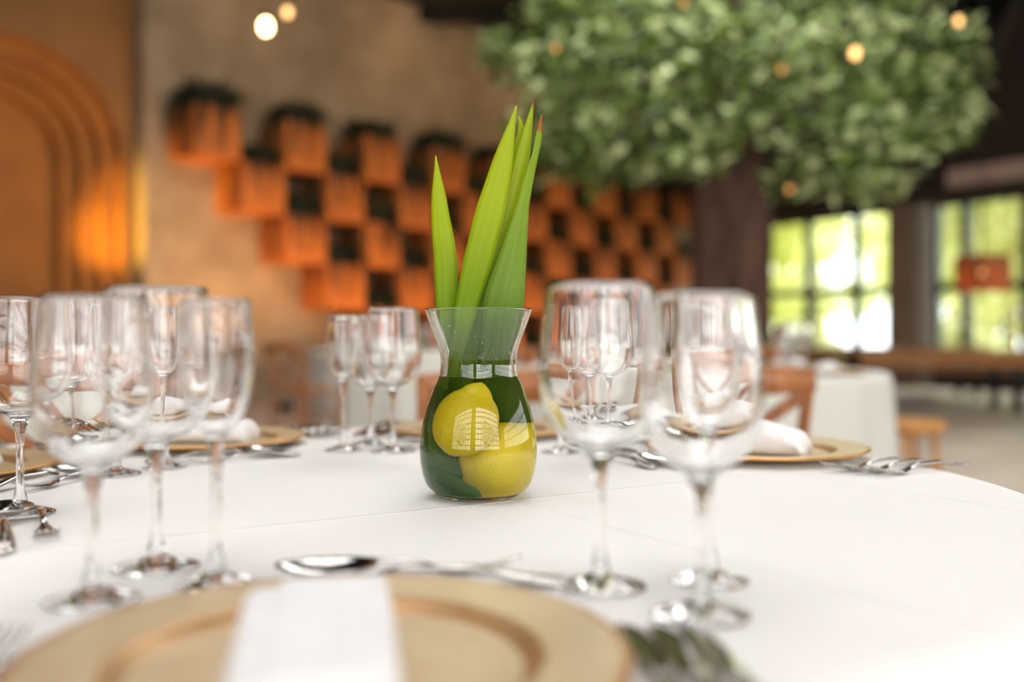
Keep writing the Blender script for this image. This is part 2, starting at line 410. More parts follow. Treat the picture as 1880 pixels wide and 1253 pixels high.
tag(boxobj('wall_rear_sill', (-0.3, -5.1, 0.4), (17.6, 0.2, 0.8), M['brown']), kind='structure', label='brown sill wall under the rear windows')
for n_, (xa, xb), lb in (('wall_rear_corner', (-9.1, -7.7), 'narrow brown wall at the corner before the rear windows'), ('wall_rear_middle', (-1.5, -0.55), 'brown pier between the two rear windows'), ('wall_rear_end', (5.85, 8.5), 'brown wall at the end of the rear windows')):
    tag(boxobj(n_, ((xa + xb) / 2, -5.1, 2.8), (xb - xa, 0.2, 4.0), M['brown']), kind='structure', label=lb)
for n_, x0, nb, lb in (('window_4', -0.55, 10, 'rear window with a grid of dark mullions beside the tall side windows'), ('added_window_7', -7.7, 10, 'added unseen rear window for fill light, with dark mullions, beside the plain side wall')):  # the second window is added, only to carry more frontal light
    wd = 0.64 if n_ == 'window_4' else 0.62
    w4 = window(n_, lb, rw, 0, [x0 + wd * i for i in range(nb + 1)], [0.8 + 0.5 * i for i in range(9)], 0.08, 0.1, panes=False)
    boxobj('sky_blocker', (0, -0.35, 2.0), (6.8, 0.03, 4.4), M['blocker'], w4)  # added opaque backing, stops sky light from doubling the area light
# ceiling, with unseen skylights added to brighten the table and the tree
root_c = tag(empty('ceiling', (0, 8, CEIL)), kind='structure', label='black ceiling')
for (x0, x1, y0, y1) in ((-9.5, 9.5, 9.2, 24), (-9.5, 9.5, 2.4, 5.2), (-9.5, -0.9, 5.2, 9.2), (4.1, 9.5, 5.2, 9.2), (-9.5, 9.5, -5.4, -1.6), (-9.5, -3.2, -1.6, 2.4), (1.8, 9.5, -1.6, 2.4)):
    boxobj('ceiling_panel', ((x0 + x1) / 2, (y0 + y1) / 2 - 8, 0.1), (x1 - x0, y1 - y0, 0.2), M['ceiling'], root_c)
sk = tag(empty('added_skylight_1', (-0.7, 0.4, CEIL)), kind='structure', label='added unseen skylight with dark bars above the table')
for i in range(6): boxobj('glazing_bar', (-2.5 + i, 0, 0.06), (0.07, 4.0, 0.1), M['frame'], sk)
for i in range(4): boxobj('glazing_bar', (0, -2 + i * 4 / 3, 0.06), (5.0, 0.07, 0.1), M['frame'], sk)
boxobj('sky_blocker', (0, 0, 0.42), (5.2, 4.2, 0.04), M['blocker'], sk)  # opaque cap added to shut out sky and sun from above
sk = tag(empty('added_skylight_2', (1.6, 7.2, CEIL)), kind='structure', label='added unseen skylight with dark bars above the indoor tree')  # added above the tree to brighten the background
for i in range(6): boxobj('glazing_bar', (-2.5 + i, 0, 0.06), (0.07, 4.0, 0.1), M['frame'], sk)
for i in range(4): boxobj('glazing_bar', (0, -2 + i * 4 / 3, 0.06), (5.0, 0.07, 0.1), M['frame'], sk)
boxobj('sky_blocker', (0, 0, 0.42), (5.2, 4.2, 0.04), M['blocker'], sk)  # same opaque cap, added to block sky and sun
for i in range(7):
    tag(boxobj('trim_%d' % (5 + i), (0, 9.6 + 1.9 * i, CEIL - 0.12), (18.6, 0.12, 0.24), M['ceiling']), kind='structure', label='black ceiling beam')

# ------------------------------------------------------------------ warm lamps along the planter wall and in the niche
WARM = (1.0, 0.53, 0.19)
def uplight(t, out, e, label):
    o = tag(empty('floor_uplight', W(t, out, 0)), label, 'lamp', 'floor uplights along the planter wall')
    bm = bmesh.new(); lathe(bm, [(0, 0), (0.09, 0), (0.09, 0.1), (0.075, 0.1), (0.075, 0.07), (0, 0.07)], 16); link('housing', mesh(bm), M['darkmetal'], o)
    bm = bmesh.new(); lathe(bm, [(0, 0.072), (0.07, 0.072), (0.07, 0.08), (0, 0.08)], 16); link('lens', mesh(bm), M['bulb_dim'], o)
    light('uplight_glow', 'SPOT', W(t, out, 0.12), e, WARM, W(t + 0.3, 0.0, 3.8), spot_size=R(120), spot_blend=1.0, shadow_soft_size=0.06)
for t, e in ((0.2, 390), (2.6, 240), (5.0, 190), (7.4, 135), (9.6, 60)):
    uplight(t, 1.7, e, 'small dark floor uplight below the orange planters')
def fill_washer(t, e, label):  # ceiling spots added to brighten the upper part of the wall
    p = W(t, 2.2, CEIL - 0.28); q = W(t, 0, 4.3)
    o = tag(empty('added_wall_spot', p), label, 'lamp', 'added fill spots washing the stone wall')
    d = (q - p).normalized()
    bm = bmesh.new(); tube(bm, [-d * 0.12, d * 0.04], 0.055, 14); link('head', mesh(bm), M['darkmetal'], o)
    bm = bmesh.new(); tube(bm, [(0, 0, 0), (0, 0, 0.28)], 0.012, 8); link('arm', mesh(bm), M['darkmetal'], o)
    bm = bmesh.new(); tube(bm, [d * 0.041, d * 0.046], 0.045, 14); link('lens', mesh(bm), M['bulb_dim'], o)
    light('wall_fill', 'SPOT', p + d * 0.06, e, (1.0, 0.68, 0.4), q, spot_size=R(115), spot_blend=1.0, shadow_soft_size=0.06)
for t, e in ((0.6, 60), (3.4, 85), (6.2, 85), (9.0, 60)): fill_washer(t, e, 'small dark ceiling spot added to brighten the stone wall')
ns = A(AC - 0.35, 1.15, out=0.35)
sl = tag(empty('niche_spot', ns), 'small dark spotlight standing in front of the arch niche', 'lamp')
bm = bmesh.new(); tube(bm, [(0, 0, -1.15), (0, 0, 0)], 0.02, 8); link('pole', mesh(bm), M['darkmetal'], sl)
bm = bmesh.new(); lathe(bm, [(0, -0.1), (0.06, -0.1), (0.07, 0.02), (0, 0.02)], 12); link('head', mesh(bm), M['darkmetal'], sl)
light('niche_glow', 'SPOT', ns + Vector((0, 0, 0.06)), 640, (1.0, 0.62, 0.08), A(AC + 1.30, 2.2, out=-0.05), spot_size=R(40), spot_blend=1.0, shadow_soft_size=0.05)
light('niche_fill', 'SPOT', ns + Vector((0, 0, 0.07)), 9, (1.0, 0.55, 0.2), A(AC, 3.0, out=-0.5), spot_size=R(140), spot_blend=1.0, shadow_soft_size=0.1)

# ------------------------------------------------------------------ outdoors beyond the garden windows
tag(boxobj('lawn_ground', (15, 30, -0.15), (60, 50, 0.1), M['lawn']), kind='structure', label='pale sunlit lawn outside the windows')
def leafcloud(centers, n, size, rnd, up=0.4):
    vs, fs = [], []
    for _ in range(n):
        c, r = rnd.choice(centers)
        while True:
            v = Vector((rnd.uniform(-1, 1), rnd.uniform(-1, 1), rnd.uniform(-1, 1)))
            if 0.15 < v.length < 1: break
        v = v * (0.55 + 0.45 * rnd.random())
        p = Vector(c) + Vector((v.x * r[0], v.y * r[1], v.z * r[2]))
        a = Vector((rnd.gauss(0, 1), rnd.gauss(0, 1), rnd.gauss(0, 0.6))).normalized()
        nrm = Vector((rnd.gauss(0, 1), rnd.gauss(0, 1), rnd.gauss(up, 1))).normalized()
        s = a.cross(nrm)
        if s.length < 0.1: continue
        s.normalize(); L_ = size * rnd.uniform(0.7, 1.3); w = L_ * 0.30
        k = len(vs); nn = s.cross(a) * (L_ * 0.1)
        vs += [p, p + a * L_ * 0.45 + s * w + nn, p + a * L_, p + a * L_ * 0.45 - s * w + nn, p + a * L_ * 0.5]
        fs += [(k, k + 1, k + 4), (k + 1, k + 2, k + 4), (k, k + 4, k + 3), (k + 4, k + 2, k + 3)]
    me = bpy.data.meshes.new('leaves'); me.from_pydata([tuple(v) for v in vs], [], fs); return me
rnd = random.Random(3)
gl = ['garden tree with yellow green leaves beyond the window beside the trunk', 'tall pale garden tree seen through the window by the pillar',
      'broad yellow green garden tree beyond the pillar window', 'bushy garden tree behind the hanging wooden lamp', 'loose garden tree at the far end of the lawn', 'rounded garden tree beside the lawn path']
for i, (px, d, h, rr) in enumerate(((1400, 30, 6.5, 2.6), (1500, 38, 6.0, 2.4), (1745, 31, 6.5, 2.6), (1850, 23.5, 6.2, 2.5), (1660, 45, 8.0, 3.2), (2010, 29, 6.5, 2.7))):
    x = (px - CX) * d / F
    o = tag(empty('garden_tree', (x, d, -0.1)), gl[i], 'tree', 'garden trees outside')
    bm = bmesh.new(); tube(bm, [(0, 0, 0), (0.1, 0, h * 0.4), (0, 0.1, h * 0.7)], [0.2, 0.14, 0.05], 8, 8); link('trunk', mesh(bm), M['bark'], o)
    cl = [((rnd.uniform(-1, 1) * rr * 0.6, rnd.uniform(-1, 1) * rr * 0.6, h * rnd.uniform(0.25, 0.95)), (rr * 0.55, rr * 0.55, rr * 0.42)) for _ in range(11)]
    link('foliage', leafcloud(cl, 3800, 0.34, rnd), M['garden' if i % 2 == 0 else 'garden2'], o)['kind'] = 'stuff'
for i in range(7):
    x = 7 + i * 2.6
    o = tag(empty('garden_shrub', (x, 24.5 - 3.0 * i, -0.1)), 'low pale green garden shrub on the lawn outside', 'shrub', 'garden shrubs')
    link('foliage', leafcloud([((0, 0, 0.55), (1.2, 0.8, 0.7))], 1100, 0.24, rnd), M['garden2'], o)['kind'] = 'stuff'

# ------------------------------------------------------------------ planters on the stone wall
bm = bmesh.new()
boxbm(bm, (0, -0.3, -0.3), (0.63, 0.62, 0.585), 0.012)
PL_BOX = mesh(bm, False)
bm = bmesh.new(); boxbm(bm, (0, -0.3, 0.0), (0.50, 0.50, 0.03)); PL_SOIL = mesh(bm, False)
bm = bmesh.new()
for s in (-1, 1):
    boxbm(bm, (s * 0.285, -0.3, 0.005), (0.03, 0.6, 0.05), 0.006)
    boxbm(bm, (0, -0.3 + s * 0.285, 0.005), (0.54, 0.03, 0.05), 0.006)
PL_LIP = mesh(bm, False)
def fernmesh(rnd):
    vs, fs = [], []
    for _ in range(300):
        a = rnd.uniform(0, 2 * math.pi); r0 = rnd.uniform(0, 0.24); h = rnd.uniform(0.12, 0.36); L_ = rnd.uniform(0.15, 0.42); drop = rnd.uniform(0.0, 0.85) ** 1.6
        b = Vector((math.cos(a) * r0 + 0.02, -0.3 + math.sin(a) * r0, 0.01)); d = Vector((math.cos(a), math.sin(a), 0)); s = Vector((-d.y, d.x, 0)) * rnd.uniform(0.022, 0.042)
        k = len(vs)
        for u in (0, 0.3, 0.6, 0.85, 1.0):
            p = b + d * L_ * u + Vector((0, 0, h * math.sin(u * 2.2) - drop * u ** 3)); w = s * (1 - u * 0.85)
            vs += [p - w, p + w]
        for q in range(4): fs.append((k + 2 * q, k + 2 * q + 1, k + 2 * q + 3, k + 2 * q + 2))
    me = bpy.data.meshes.new('fern'); me.from_pydata([tuple(v) for v in vs], [], fs); return me
FERN = [fernmesh(random.Random(i)) for i in range(4)]
rnd = random.Random(11)
nth = ['first', 'second', 'third', 'fourth', 'fifth', 'sixth', 'seventh', 'eighth', 'ninth', 'tenth']
ordn = ['top', 'second', 'third', 'fourth', 'fifth', 'sixth']
for r in range(6):
    for k in range(10):
        t = 0.0 + k * 1.3 + r * 0.65
        if t > 10.9: continue
        o = tag(empty('wall_planter', W(t, 0.0, 3.60 - 0.6 * r), WANG), 'orange terracotta planter with dark fern, %s from the arch in the %s row' % (nth[k], ordn[r]), 'planter', 'terracotta planters, %s row' % ordn[r])
        link('box', PL_BOX, M['terracotta'], o); link('lip', PL_LIP, M['terracotta'], o); link('soil', PL_SOIL, M['soil'], o)
        f = link('fern', FERN[rnd.randrange(4)], M['fern'], o); f['kind'] = 'stuff'; f.rotation_euler = (0, 0, 0)
        sc_ = rnd.uniform(0.85, 1.15); f.scale = (sc_, 1, sc_)

# ------------------------------------------------------------------ the indoor tree
TX, TY = 2.21, 10.0
tree = tag(empty('indoor_tree', (TX, TY, 0)), 'large indoor tree with thick rough trunk and spreading green crown', 'tree')
bm = bmesh.new()
rings = []
for k in range(22):
    z = k / 21 * 3.3; rr = 0.39 + 0.14 * max(0, 1 - z / 0.5) ** 2 + 0.14 * max(0, (z - 2.3)) ** 1.5
    rings.append([Vector((rr * (1 + 0.07 * math.sin(7 * a + 0.6 * z) + 0.04 * math.sin(13 * a - z)) * math.cos(a), rr * (1 + 0.07 * math.sin(7 * a + 0.6 * z) + 0.04 * math.sin(13 * a - z)) * math.sin(a), z)) for a in [2 * math.pi * i / 40 for i in range(40)]])
loft(bm, rings); link('trunk', mesh(bm), M['bark'], tree)
rnd = random.Random(21)
cl = []
for i in range(9):
    a = 2 * math.pi * i / 9 + rnd.uniform(-0.2, 0.2); L_ = rnd.uniform(1.4, 2.2); zt = rnd.uniform(3.3, 4.7)
    bm = bmesh.new()
    tube(bm, [(0.2 * math.cos(a), 0.2 * math.sin(a), 2.6), (0.7 * math.cos(a), 0.7 * math.sin(a), 3.15), (L_ * 0.7 * math.cos(a + .1), L_ * 0.7 * math.sin(a + .1), 3.5 + (zt - 3.5) * .5), (L_ * math.cos(a), L_ * math.sin(a), zt)], [0.17, 0.11, 0.06, 0.02], 8, 12)
    link('branch', mesh(bm), M['bark'], tree)
def cc(px, py, d, r): # crown clump
    p = P(px, py, d) - Vector((TX, TY, 0)); return ((p.x, p.y, p.z), r)
for px, py, d, r in ((960, 110, 9.9, .42), (1010, 210, 9.6, .48), (1060, 120, 9.2, .55), (1120, 230, 9.0, .6), (1180, 90, 8.9, .62), (1240, 200, 8.7, .62), (1290, 280, 8.6, .34), (1320, 90, 8.6, .66), (1400, 190, 8.5, .62),
                     (1480, 90, 8.7, .66), (1520, 240, 8.8, .6), (1600, 130, 9.1, .62), (1640, 260, 9.2, .5), (1700, 160, 9.5, .5), (1740, 230, 9.6, .36), (1560, 320, 9.2, .36), (1100, 300, 9.6, .4), (1180, 290, 9.3, .36),
                     (1030, 280, 10.0, .4), (1745, 120, 10.0, .34), (920, 90, 10.4, .24), (1480, 310, 9.4, .34), (1610, 330, 9.8, .3), (1140, 20, 9.4, .6), (1300, -20, 9.2, .7), (1480, -20, 9.2, .7), (1640, 20, 9.6, .6), (1040, 30, 9.8, .5),
                     (1350, 200, 11.2, .9), (1500, 150, 11.3, .9), (1200, 150, 11.3, .9), (1620, 200, 11.2, .7), (1090, 180, 11.0, .7), (1350, 40, 10.2, 1.0), (1200, 20, 10.6, .9), (1560, 20, 10.6, .9), (1440, 335, 9.6, .22), (1750, 75, 9.7, .25)):
    cl.append(cc(px, py, d, (r, r, r * 0.8)))
for mn, n, sz in (('leafA', 3000, 0.15), ('leafC', 2600, 0.14), ('leafB', 1900, 0.155)):
    o = link('foliage', leafcloud(cl, n, sz, rnd, 0.7), M[mn], tree); o['kind'] = 'stuff'
LEAF = []
for i in range(3):
    LEAF.append(None)
def oneleaf(L_, w):
    bm = bmesh.new(); rows = []
    for k, u in enumerate((0, 0.2, 0.45, 0.7, 1.0)):
        ww = w * math.sin(math.pi * (0.06 + 0.94 * u) ** 0.8) if u < 1 else 0.002
        z = -0.25 * L_ * u * u
        rows.append([bm.verts.new((-ww, L_ * u, z + ww * 0.35)), bm.verts.new((0, L_ * u, z)), bm.verts.new((ww, L_ * u, z + ww * 0.35))])
    for a, b in zip(rows, rows[1:]):
        for i in range(2): bm.faces.new((a[i], a[i + 1], b[i + 1], b[i]))
    return mesh(bm)
for i, m_ in enumerate(('leafA', 'leafB', 'leafB')):
    LEAF[i] = oneleaf(0.14 + 0.015 * i, 0.042 + 0.004 * i); LEAF[i].materials.append(M[m_])
front = cl[:30]
for i in range(290):
    c, r = front[i % len(front)]
    for _ in range(40):
        v = Vector((rnd.gauss(0, 1), rnd.gauss(-0.9, 0.6), rnd.gauss(0.15, 1))).normalized()
        if v.y < 0.1: break
    o = link('leaf', LEAF[rnd.randrange(3)], None, tree, (c[0] + v.x * r[0], c[1] + v.y * r[1] * 1.05, c[2] + v.z * r[2]))
    o.rotation_euler = (rnd.uniform(-0.9, 0.9), rnd.uniform(-0.7, 0.7), rnd.uniform(0, 6.28))

# ------------------------------------------------------------------ bulbs and pendant lamp
bm = bmesh.new(); lathe(bm, [(0, -0.06), (0.022, -0.052), (0.038, -0.03), (0.042, 0), (0.034, 0.03), (0.018, 0.05), (0, 0.052)], 16); BULB = mesh(bm)
bm = bmesh.new(); lathe(bm, [(0, 0.045), (0.02, 0.045), (0.02, 0.10), (0.008, 0.115), (0, 0.115)], 12); SOCK = mesh(bm)
def bulb(px, py, d, s, mat, label, group, cord=True):
    p = P(px, py, d)
    o = tag(empty('hanging_bulb' if cord else 'fairy_light', p), label, 'light bulb' if cord else 'fairy light', group)
    b = link('globe', BULB.copy(), M[mat], o); b.scale = (s, s, s); b2 = link('socket', SOCK, M['black'], o); b2.scale = (s, s, s)
    if cord:
        bm = bmesh.new(); tube(bm, [(0, 0, 0.1 * s), (0, 0, CEIL - p.z)], 0.006, 6); link('cord', mesh(bm), M['black'], o)
    return o
bulb(488, 48, 7.6, 1.0, 'bulb', 'brightest bare warm bulb hanging before the stone wall', None)
bulb(528, 22, 8.6, 0.75, 'bulb_dim', 'dim warm bulb hanging close behind the brightest bulb', None)
bulb(1570, 97, 7.9, 0.8, 'bulb_dim', 'warm bulb hanging in front of the tree crown', None)
bulb(1760, 38, 8.2, 0.6, 'bulb_dim', 'warm bulb hanging at the edge of the tree crown', None)
bulb(1803, 500, 10.3, 0.6, 'fairy', 'dim orange bulb hanging in front of the square wooden lamp', None)
for px, py in ((1020, 88), (1435, 127), (1450, 347), (1255, 4)):
    bulb(px, py, 8.0, 0.55, 'fairy', 'small orange fairy light among the tree leaves', 'fairy lights in the tree', False)
pp = P(1804, 503, 11.0)
o = tag(empty('pendant_lamp', pp), 'square wooden pendant lamp hanging before the garden window', 'lamp')
for s in (-1, 1):
    boxobj('shade_panel', (s * 0.2, 0, 0), (0.012, 0.4, 0.40), M['lamp_wood'], o); boxobj('shade_panel', (0, s * 0.2, 0), (0.388, 0.012, 0.40), M['lamp_wood'], o)
b = link('bulb', BULB.copy(), M['bulb_dim'], o)
bm = bmesh.new(); tube(bm, [(0, 0, 0.05), (0, 0, CEIL - pp.z)], 0.006, 6); link('cord', mesh(bm), M['black'], o)
o.rotation_euler = (0, 0, R(12))
light('pendant_glow', 'POINT', pp + Vector((0, 0, -0.1)), 5, (1.0, 0.76, 0.52), None, shadow_soft_size=0.05)

# ------------------------------------------------------------------ tables, cloths
def table(name, c, r, label, group=None):
    o = tag(empty(name, (c[0], c[1], 0)), label, 'table', group)
    bm = bmesh.new(); lathe(bm, [(0, TZ - 0.035), (r - 0.03, TZ - 0.035), (r - 0.012, TZ - 0.02), (r - 0.02, TZ - 0.006), (0, TZ - 0.006)], 64); link('tabletop', mesh(bm), M['oak'], o)
    bm = bmesh.new(); lathe(bm, [(0, 0), (0.28, 0), (0.28, 0.03), (0.06, 0.06), (0.05, TZ - 0.06), (0.2, TZ - 0.036), (0, TZ - 0.036)], 24); link('pedestal', mesh(bm), M['darkmetal'], o)
    return o
def cloth(c, r, zlow, mat, label, folds, seed, crease=()):
    rnd = random.Random(seed); bm = bmesh.new(); seg = 160
    ph = [rnd.uniform(0, 6.28) for _ in range(5)]
    rr = [0.0001] + [r * k / 60 for k in range(1, 59)]
    prof = [(q, 0.0, 0.0) for q in rr] + [(r - 0.006, -0.0008, 0), (r + 0.002, -0.004, 0), (r + 0.007, -0.012, 0.02), (r + 0.009, -0.03, 0.08)]
    n = 14
    for k in range(1, n + 1):
        prof.append((r + 0.010 + 0.02 * k / n, -0.03 - (TZ - 0.03 - zlow) * k / n, k / n))
    prev = None
    for (q, dz, f) in prof:
        cur = []
        for i in range(seg):
            a = 2 * math.pi * i / seg
            fold = math.sin(folds * a + ph[0] + 0.8 * math.sin(3 * a + ph[1])) * 0.6 + 0.4 * math.sin((folds * 1.6) // 1 * a + ph[2])
            q2 = q + (0.055 * f ** 0.7) * (fold * 0.6 + 0.55) if f else q
            x, y, z = q2 * math.cos(a), q2 * math.sin(a), TZ + dz
            if not f and dz == 0:
                for (nx, ny, off, amp) in crease:
                    dd = (x * nx + y * ny - off); z += amp * math.exp(-(dd / 0.006) ** 2)
            cur.append(bm.verts.new((x, y, z)))
        if prev:
            for i in range(seg): bm.faces.new((prev[i], prev[(i + 1) % seg], cur[(i + 1) % seg], cur[i]))
        prev = cur
    bmesh.ops.recalc_face_normals(bm, faces=bm.faces)
    me = mesh(bm)
    if sum(p.normal.z for p in me.polygons[:200]) < 0: me.flip_normals()
    return tag(link('tablecloth', me, mat, None, (c[0], c[1], 0)), label, 'tablecloth')
TC, TR = (-0.15, 1.20), 0.75
table('dining_table', TC, TR - 0.01, 'round dining table hidden under the cloth with the lemon vase')
cr = (T(985, 930) - T(1880, 1180)); cn = Vector((cr.y, -cr.x, 0)).normalized(); p_ = T(985, 930) - Vector((TC[0], TC[1], 0))
off_ = p_.x * cn.x + p_.y * cn.y
M['cloth'] = clothmat('white_tablecloth', (236, 233, 229), 500, 0.2, ((cn.x, cn.y, off_), (cn.x, cn.y, off_ + 0.42), (-cn.y, cn.x, -0.16)))
cloth(TC, TR, 0.06, M['cloth'], 'white woven tablecloth under the lemon vase and place settings', 22, 1)
BGT = {'tree': ((0.78, 4.6), 0.9, 'the table in front of the tree trunk'), 'arch': ((-3.05, 5.1), 0.9, 'the table in front of the arch niche'), 'wall': ((-0.9, 9.3), 0.95, 'the table in front of the planter wall')}
for i, (k, (c, r, ds)) in enumerate(BGT.items()):
    table('banquet_table', c, r - 0.01, 'round banquet table covered to the floor, ' + ds)
    cloth(c, r, 0.02, M['bgcloth'], 'white floor-length tablecloth of ' + ds, 16, 5 + i)

# ------------------------------------------------------------------ glasses (lathe; foot, stem and bowl are open pieces of one surface)
def glass_parts(foot, body, bowl_out, bowl_in, seg=40):
    out = []
    for pr in (foot, body, bowl_out + bowl_in):
        bm = bmesh.new(); lathe(bm, pr, seg); out.append(mesh(bm))
    return out
def smooth_prof(pts, n):
    return [(v.x, v.z) for v in catmull([(p[0], 0, p[1]) for p in pts], n)]
def stemware(rf, zk, h, bowl, sr=0.0036):
    foot = [(0, 0.0005), (rf - 0.002, 0.0)] + [(rf, 0.0012), (rf - 0.001, 0.0022)] + smooth_prof([(rf - 0.004, 0.0028), (rf * 0.6, 0.0055), (rf * 0.25, 0.0095), (sr + 0.003, 0.016), (sr + 0.0006, 0.026), (sr, 0.034)], 14) + [(sr, 0.0345)]
    st = [(sr, 0.0345), (sr, 0.036)] + smooth_prof([(sr, 0.037), (sr * 0.96, 0.5 * (0.037 + zk)), (sr * 1.1, zk - 0.020), (sr * 1.35, zk - 0.012)], 8)
    o = smooth_prof([(sr * 1.35, zk - 0.012)] + bowl, 34)
    th = 0.0011
    b = smooth_prof([(bowl[-1][0] - th, bowl[-1][1] - 0.0004)] + [(max(0.0, p[0] - th - 0.0012 * (1 - i / len(bowl))), p[1] + 0.0022 * (1 - i / len(bowl))) for i, p in reversed(list(enumerate(bowl[1:-1])))] + [(0.006, zk + 0.0072), (0.0, zk + 0.0062)], 36)
    b = [(max(0, x), z) for x, z in b[:-1]] + [(0, b[-1][1])]
    return glass_parts(foot, st, o, [(bowl[-1][0] - th * 0.5, bowl[-1][1] + 0.0005)] + b)
GL = {
    'water_goblet': stemware(0.034, 0.097, 0.222, [(0.011, 0.1), (0.026, 0.108), (0.039, 0.124), (0.0452, 0.146), (0.0445, 0.17), (0.0415, 0.198), (0.0385, 0.222)], 0.0038),
    'wine_glass': stemware(0.0325, 0.09, 0.212, [(0.010, 0.093), (0.022, 0.1), (0.034, 0.115), (0.0402, 0.138), (0.0398, 0.163), (0.0368, 0.19), (0.0338, 0.212)]),
    'flute_glass': stemware(0.0295, 0.107, 0.211, [(0.008, 0.110), (0.0165, 0.119), (0.0235, 0.136), (0.0272, 0.158), (0.0276, 0.18), (0.0262, 0.2), (0.025, 0.211)]),
}
CATS = {'water_goblet': 'water goblet', 'wine_glass': 'wine glass', 'flute_glass': 'flute glass'}
LOOK = {'water_goblet': 'large clear wide-bowled water goblet', 'wine_glass': 'clear medium stemmed wine glass', 'flute_glass': 'slim clear champagne flute'}
def glass(kind, p, where, group=None):
    o = tag(empty(kind, p), LOOK[kind] + ' ' + where, CATS[kind], group)
    for n_, me in zip(('foot', 'stem', 'bowl'), GL[kind]):
        link(n_, me, M['glass'], o)
    o.rotation_euler = (0, 0, random.uniform(0, 6))
    return o
SEAT = {'N': 'at the long napkin seat', 'SW': 'one seat clockwise from the long napkin', 'W': 'two seats clockwise from the long napkin',
        'NW': 'three seats clockwise from the long napkin', 'NC': 'four seats clockwise from the long napkin', 'NE': 'at the seat nearest the tree table'}
CL = TZ + 0.0008
for seat, lst in {'N': (('water_goblet', 1102, 1080), ('wine_glass', 1287, 1133), ('flute_glass', 1303, 1070)),
                  'SW': (('wine_glass', 170, 1105), ('water_goblet', 287, 1045), ('flute_glass', 397, 1075)),
                  'W': (('water_goblet', 37, 945), ('wine_glass', -92, 985), ('flute_glass', -60, 905)),
                  'NW': (('wine_glass', 212, 873), ('flute_glass', 303, 860), ('water_goblet', 116, 860)),
                  'NC': (('flute_glass', 630, 828), ('wine_glass', 680, 817), ('water_goblet', 721, 830)),
                  'NE': (('flute_glass', 1029, 832), ('water_goblet', 1124, 832), ('wine_glass', 1078, 817))}.items():
    for k, px, py in lst:
        p = T(px, py); p.z = CL; glass(k, p, SEAT[seat])

# ------------------------------------------------------------------ plates, napkins, cutlery
bm = bmesh.new(); PR = 0.165
lathe(bm, [(0, 0.0), (0.095, 0.0), (0.108, 0.004), (PR - 0.006, 0.0105), (PR - 0.0025, 0.0115)], 72)
UNDER = mesh(bm)
bm = bmesh.new(); lathe(bm, [(PR - 0.0025, 0.0115), (PR, 0.0128), (PR, 0.0146), (PR - 0.002, 0.0152), (PR - 0.005, 0.0150)], 72); RIM = mesh(bm)
bm = bmesh.new(); lathe(bm, [(PR - 0.005, 0.0150), (0.130, 0.0126), (0.119, 0.0120)], 72); BRIM = mesh(bm)
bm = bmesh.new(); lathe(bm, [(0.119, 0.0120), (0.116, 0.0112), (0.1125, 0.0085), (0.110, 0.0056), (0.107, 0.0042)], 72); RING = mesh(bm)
bm = bmesh.new(); lathe(bm, [(0.107, 0.0042), (0.100, 0.0038), (0, 0.0038)], 72); WELL = mesh(bm)
def plate(p, label):
    o = tag(empty('charger_plate', p), label, 'plate')
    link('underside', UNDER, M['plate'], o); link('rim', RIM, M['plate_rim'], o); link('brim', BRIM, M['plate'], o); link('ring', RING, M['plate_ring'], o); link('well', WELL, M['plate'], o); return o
def napkin_mesh(w, l, h, seed, taper=0.0, roll=0.0):
    rnd = random.Random(seed); bm = bmesh.new(); rings = []; n = 22; m = 28
    for k in range(n + 1):
        u = k / n; e = min(1.0, (min(u, 1 - u) / 0.10)) ; e = math.sqrt(max(0.0, 1 - (1 - e) ** 2)) * 0.7 + 0.3
        y = (u - 0.5) * l; ww = w / 2 * (1 + taper * (0.5 - u)) * (0.94 + 0.06 * e); hh = h * (0.45 + 0.55 * e) * (1 + (0.08 if roll else 0.015) * math.sin(7 * u + seed))
        r_ = []
        if not roll:         # flat fold: a box section with rounded corners
            rc = min(0.010, hh * 0.45)
            for (sx_, sz_, a0) in ((1, 0, -90), (1, 1, 0), (-1, 1, 90), (-1, 0, 180)):
                for q in range(7):
                    a = R(a0 + 15 * q); r_.append(Vector((sx_ * (ww - rc) + rc * math.cos(a), y, (hh - rc if sz_ else rc) + rc * math.sin(a))))
            rings.append(r_); continue
        for i in range(m):
            a = 2 * math.pi * i / m; ex = 0.5 if not roll else 0.85
            cx = math.copysign(abs(math.cos(a)) ** ex, math.cos(a)); sx = math.copysign(abs(math.sin(a)) ** (0.3 if not roll else 0.9), math.sin(a))
            wob = 1 + 0.02 * math.sin(3 * a + 9 * u + seed)
            r_.append(Vector((cx * ww * wob, y, hh * 0.5 * (1 + sx * wob) + (0.004 * math.sin(5 * u + seed) if sx > 0 else 0))))
        rings.append(r_)
    loft(bm, rings); bmesh.ops.recalc_face_normals(bm, faces=bm.faces)
    return mesh(bm)
def napkin(p, rz, w, l, h, label, seed, taper=0, roll=0):
    o = tag(empty('folded_napkin', p, rz), label, 'napkin')
    link('fold', napkin_mesh(w, l, h, seed, taper, roll), M['napkin'], o)
    if not roll:
        f = link('flap', napkin_mesh(w * 0.72, l * 0.97, 0.004, seed, taper, 0), M['napkin'], o); f.location = (w * 0.11, 0, h * 1.0 - 0.001)
    return o
def strip(bm, secs):   # cutlery strip: (y, half width, z, thickness, x offset)
    rings = []
    for s in secs:
        y, w, z, t = s[:4]; x = s[4] if len(s) > 4 else 0
        rings.append([Vector((x + w * a, y, z + t * b)) for a, b in ((1, 0), (0.8, 0.8), (0, 1.0), (-0.8, 0.8), (-1, 0), (-0.8, -0.8), (0, -1), (0.8, -0.8))])
    loft(bm, rings); bmesh.ops.recalc_face_normals(bm, faces=bm.faces); return bm
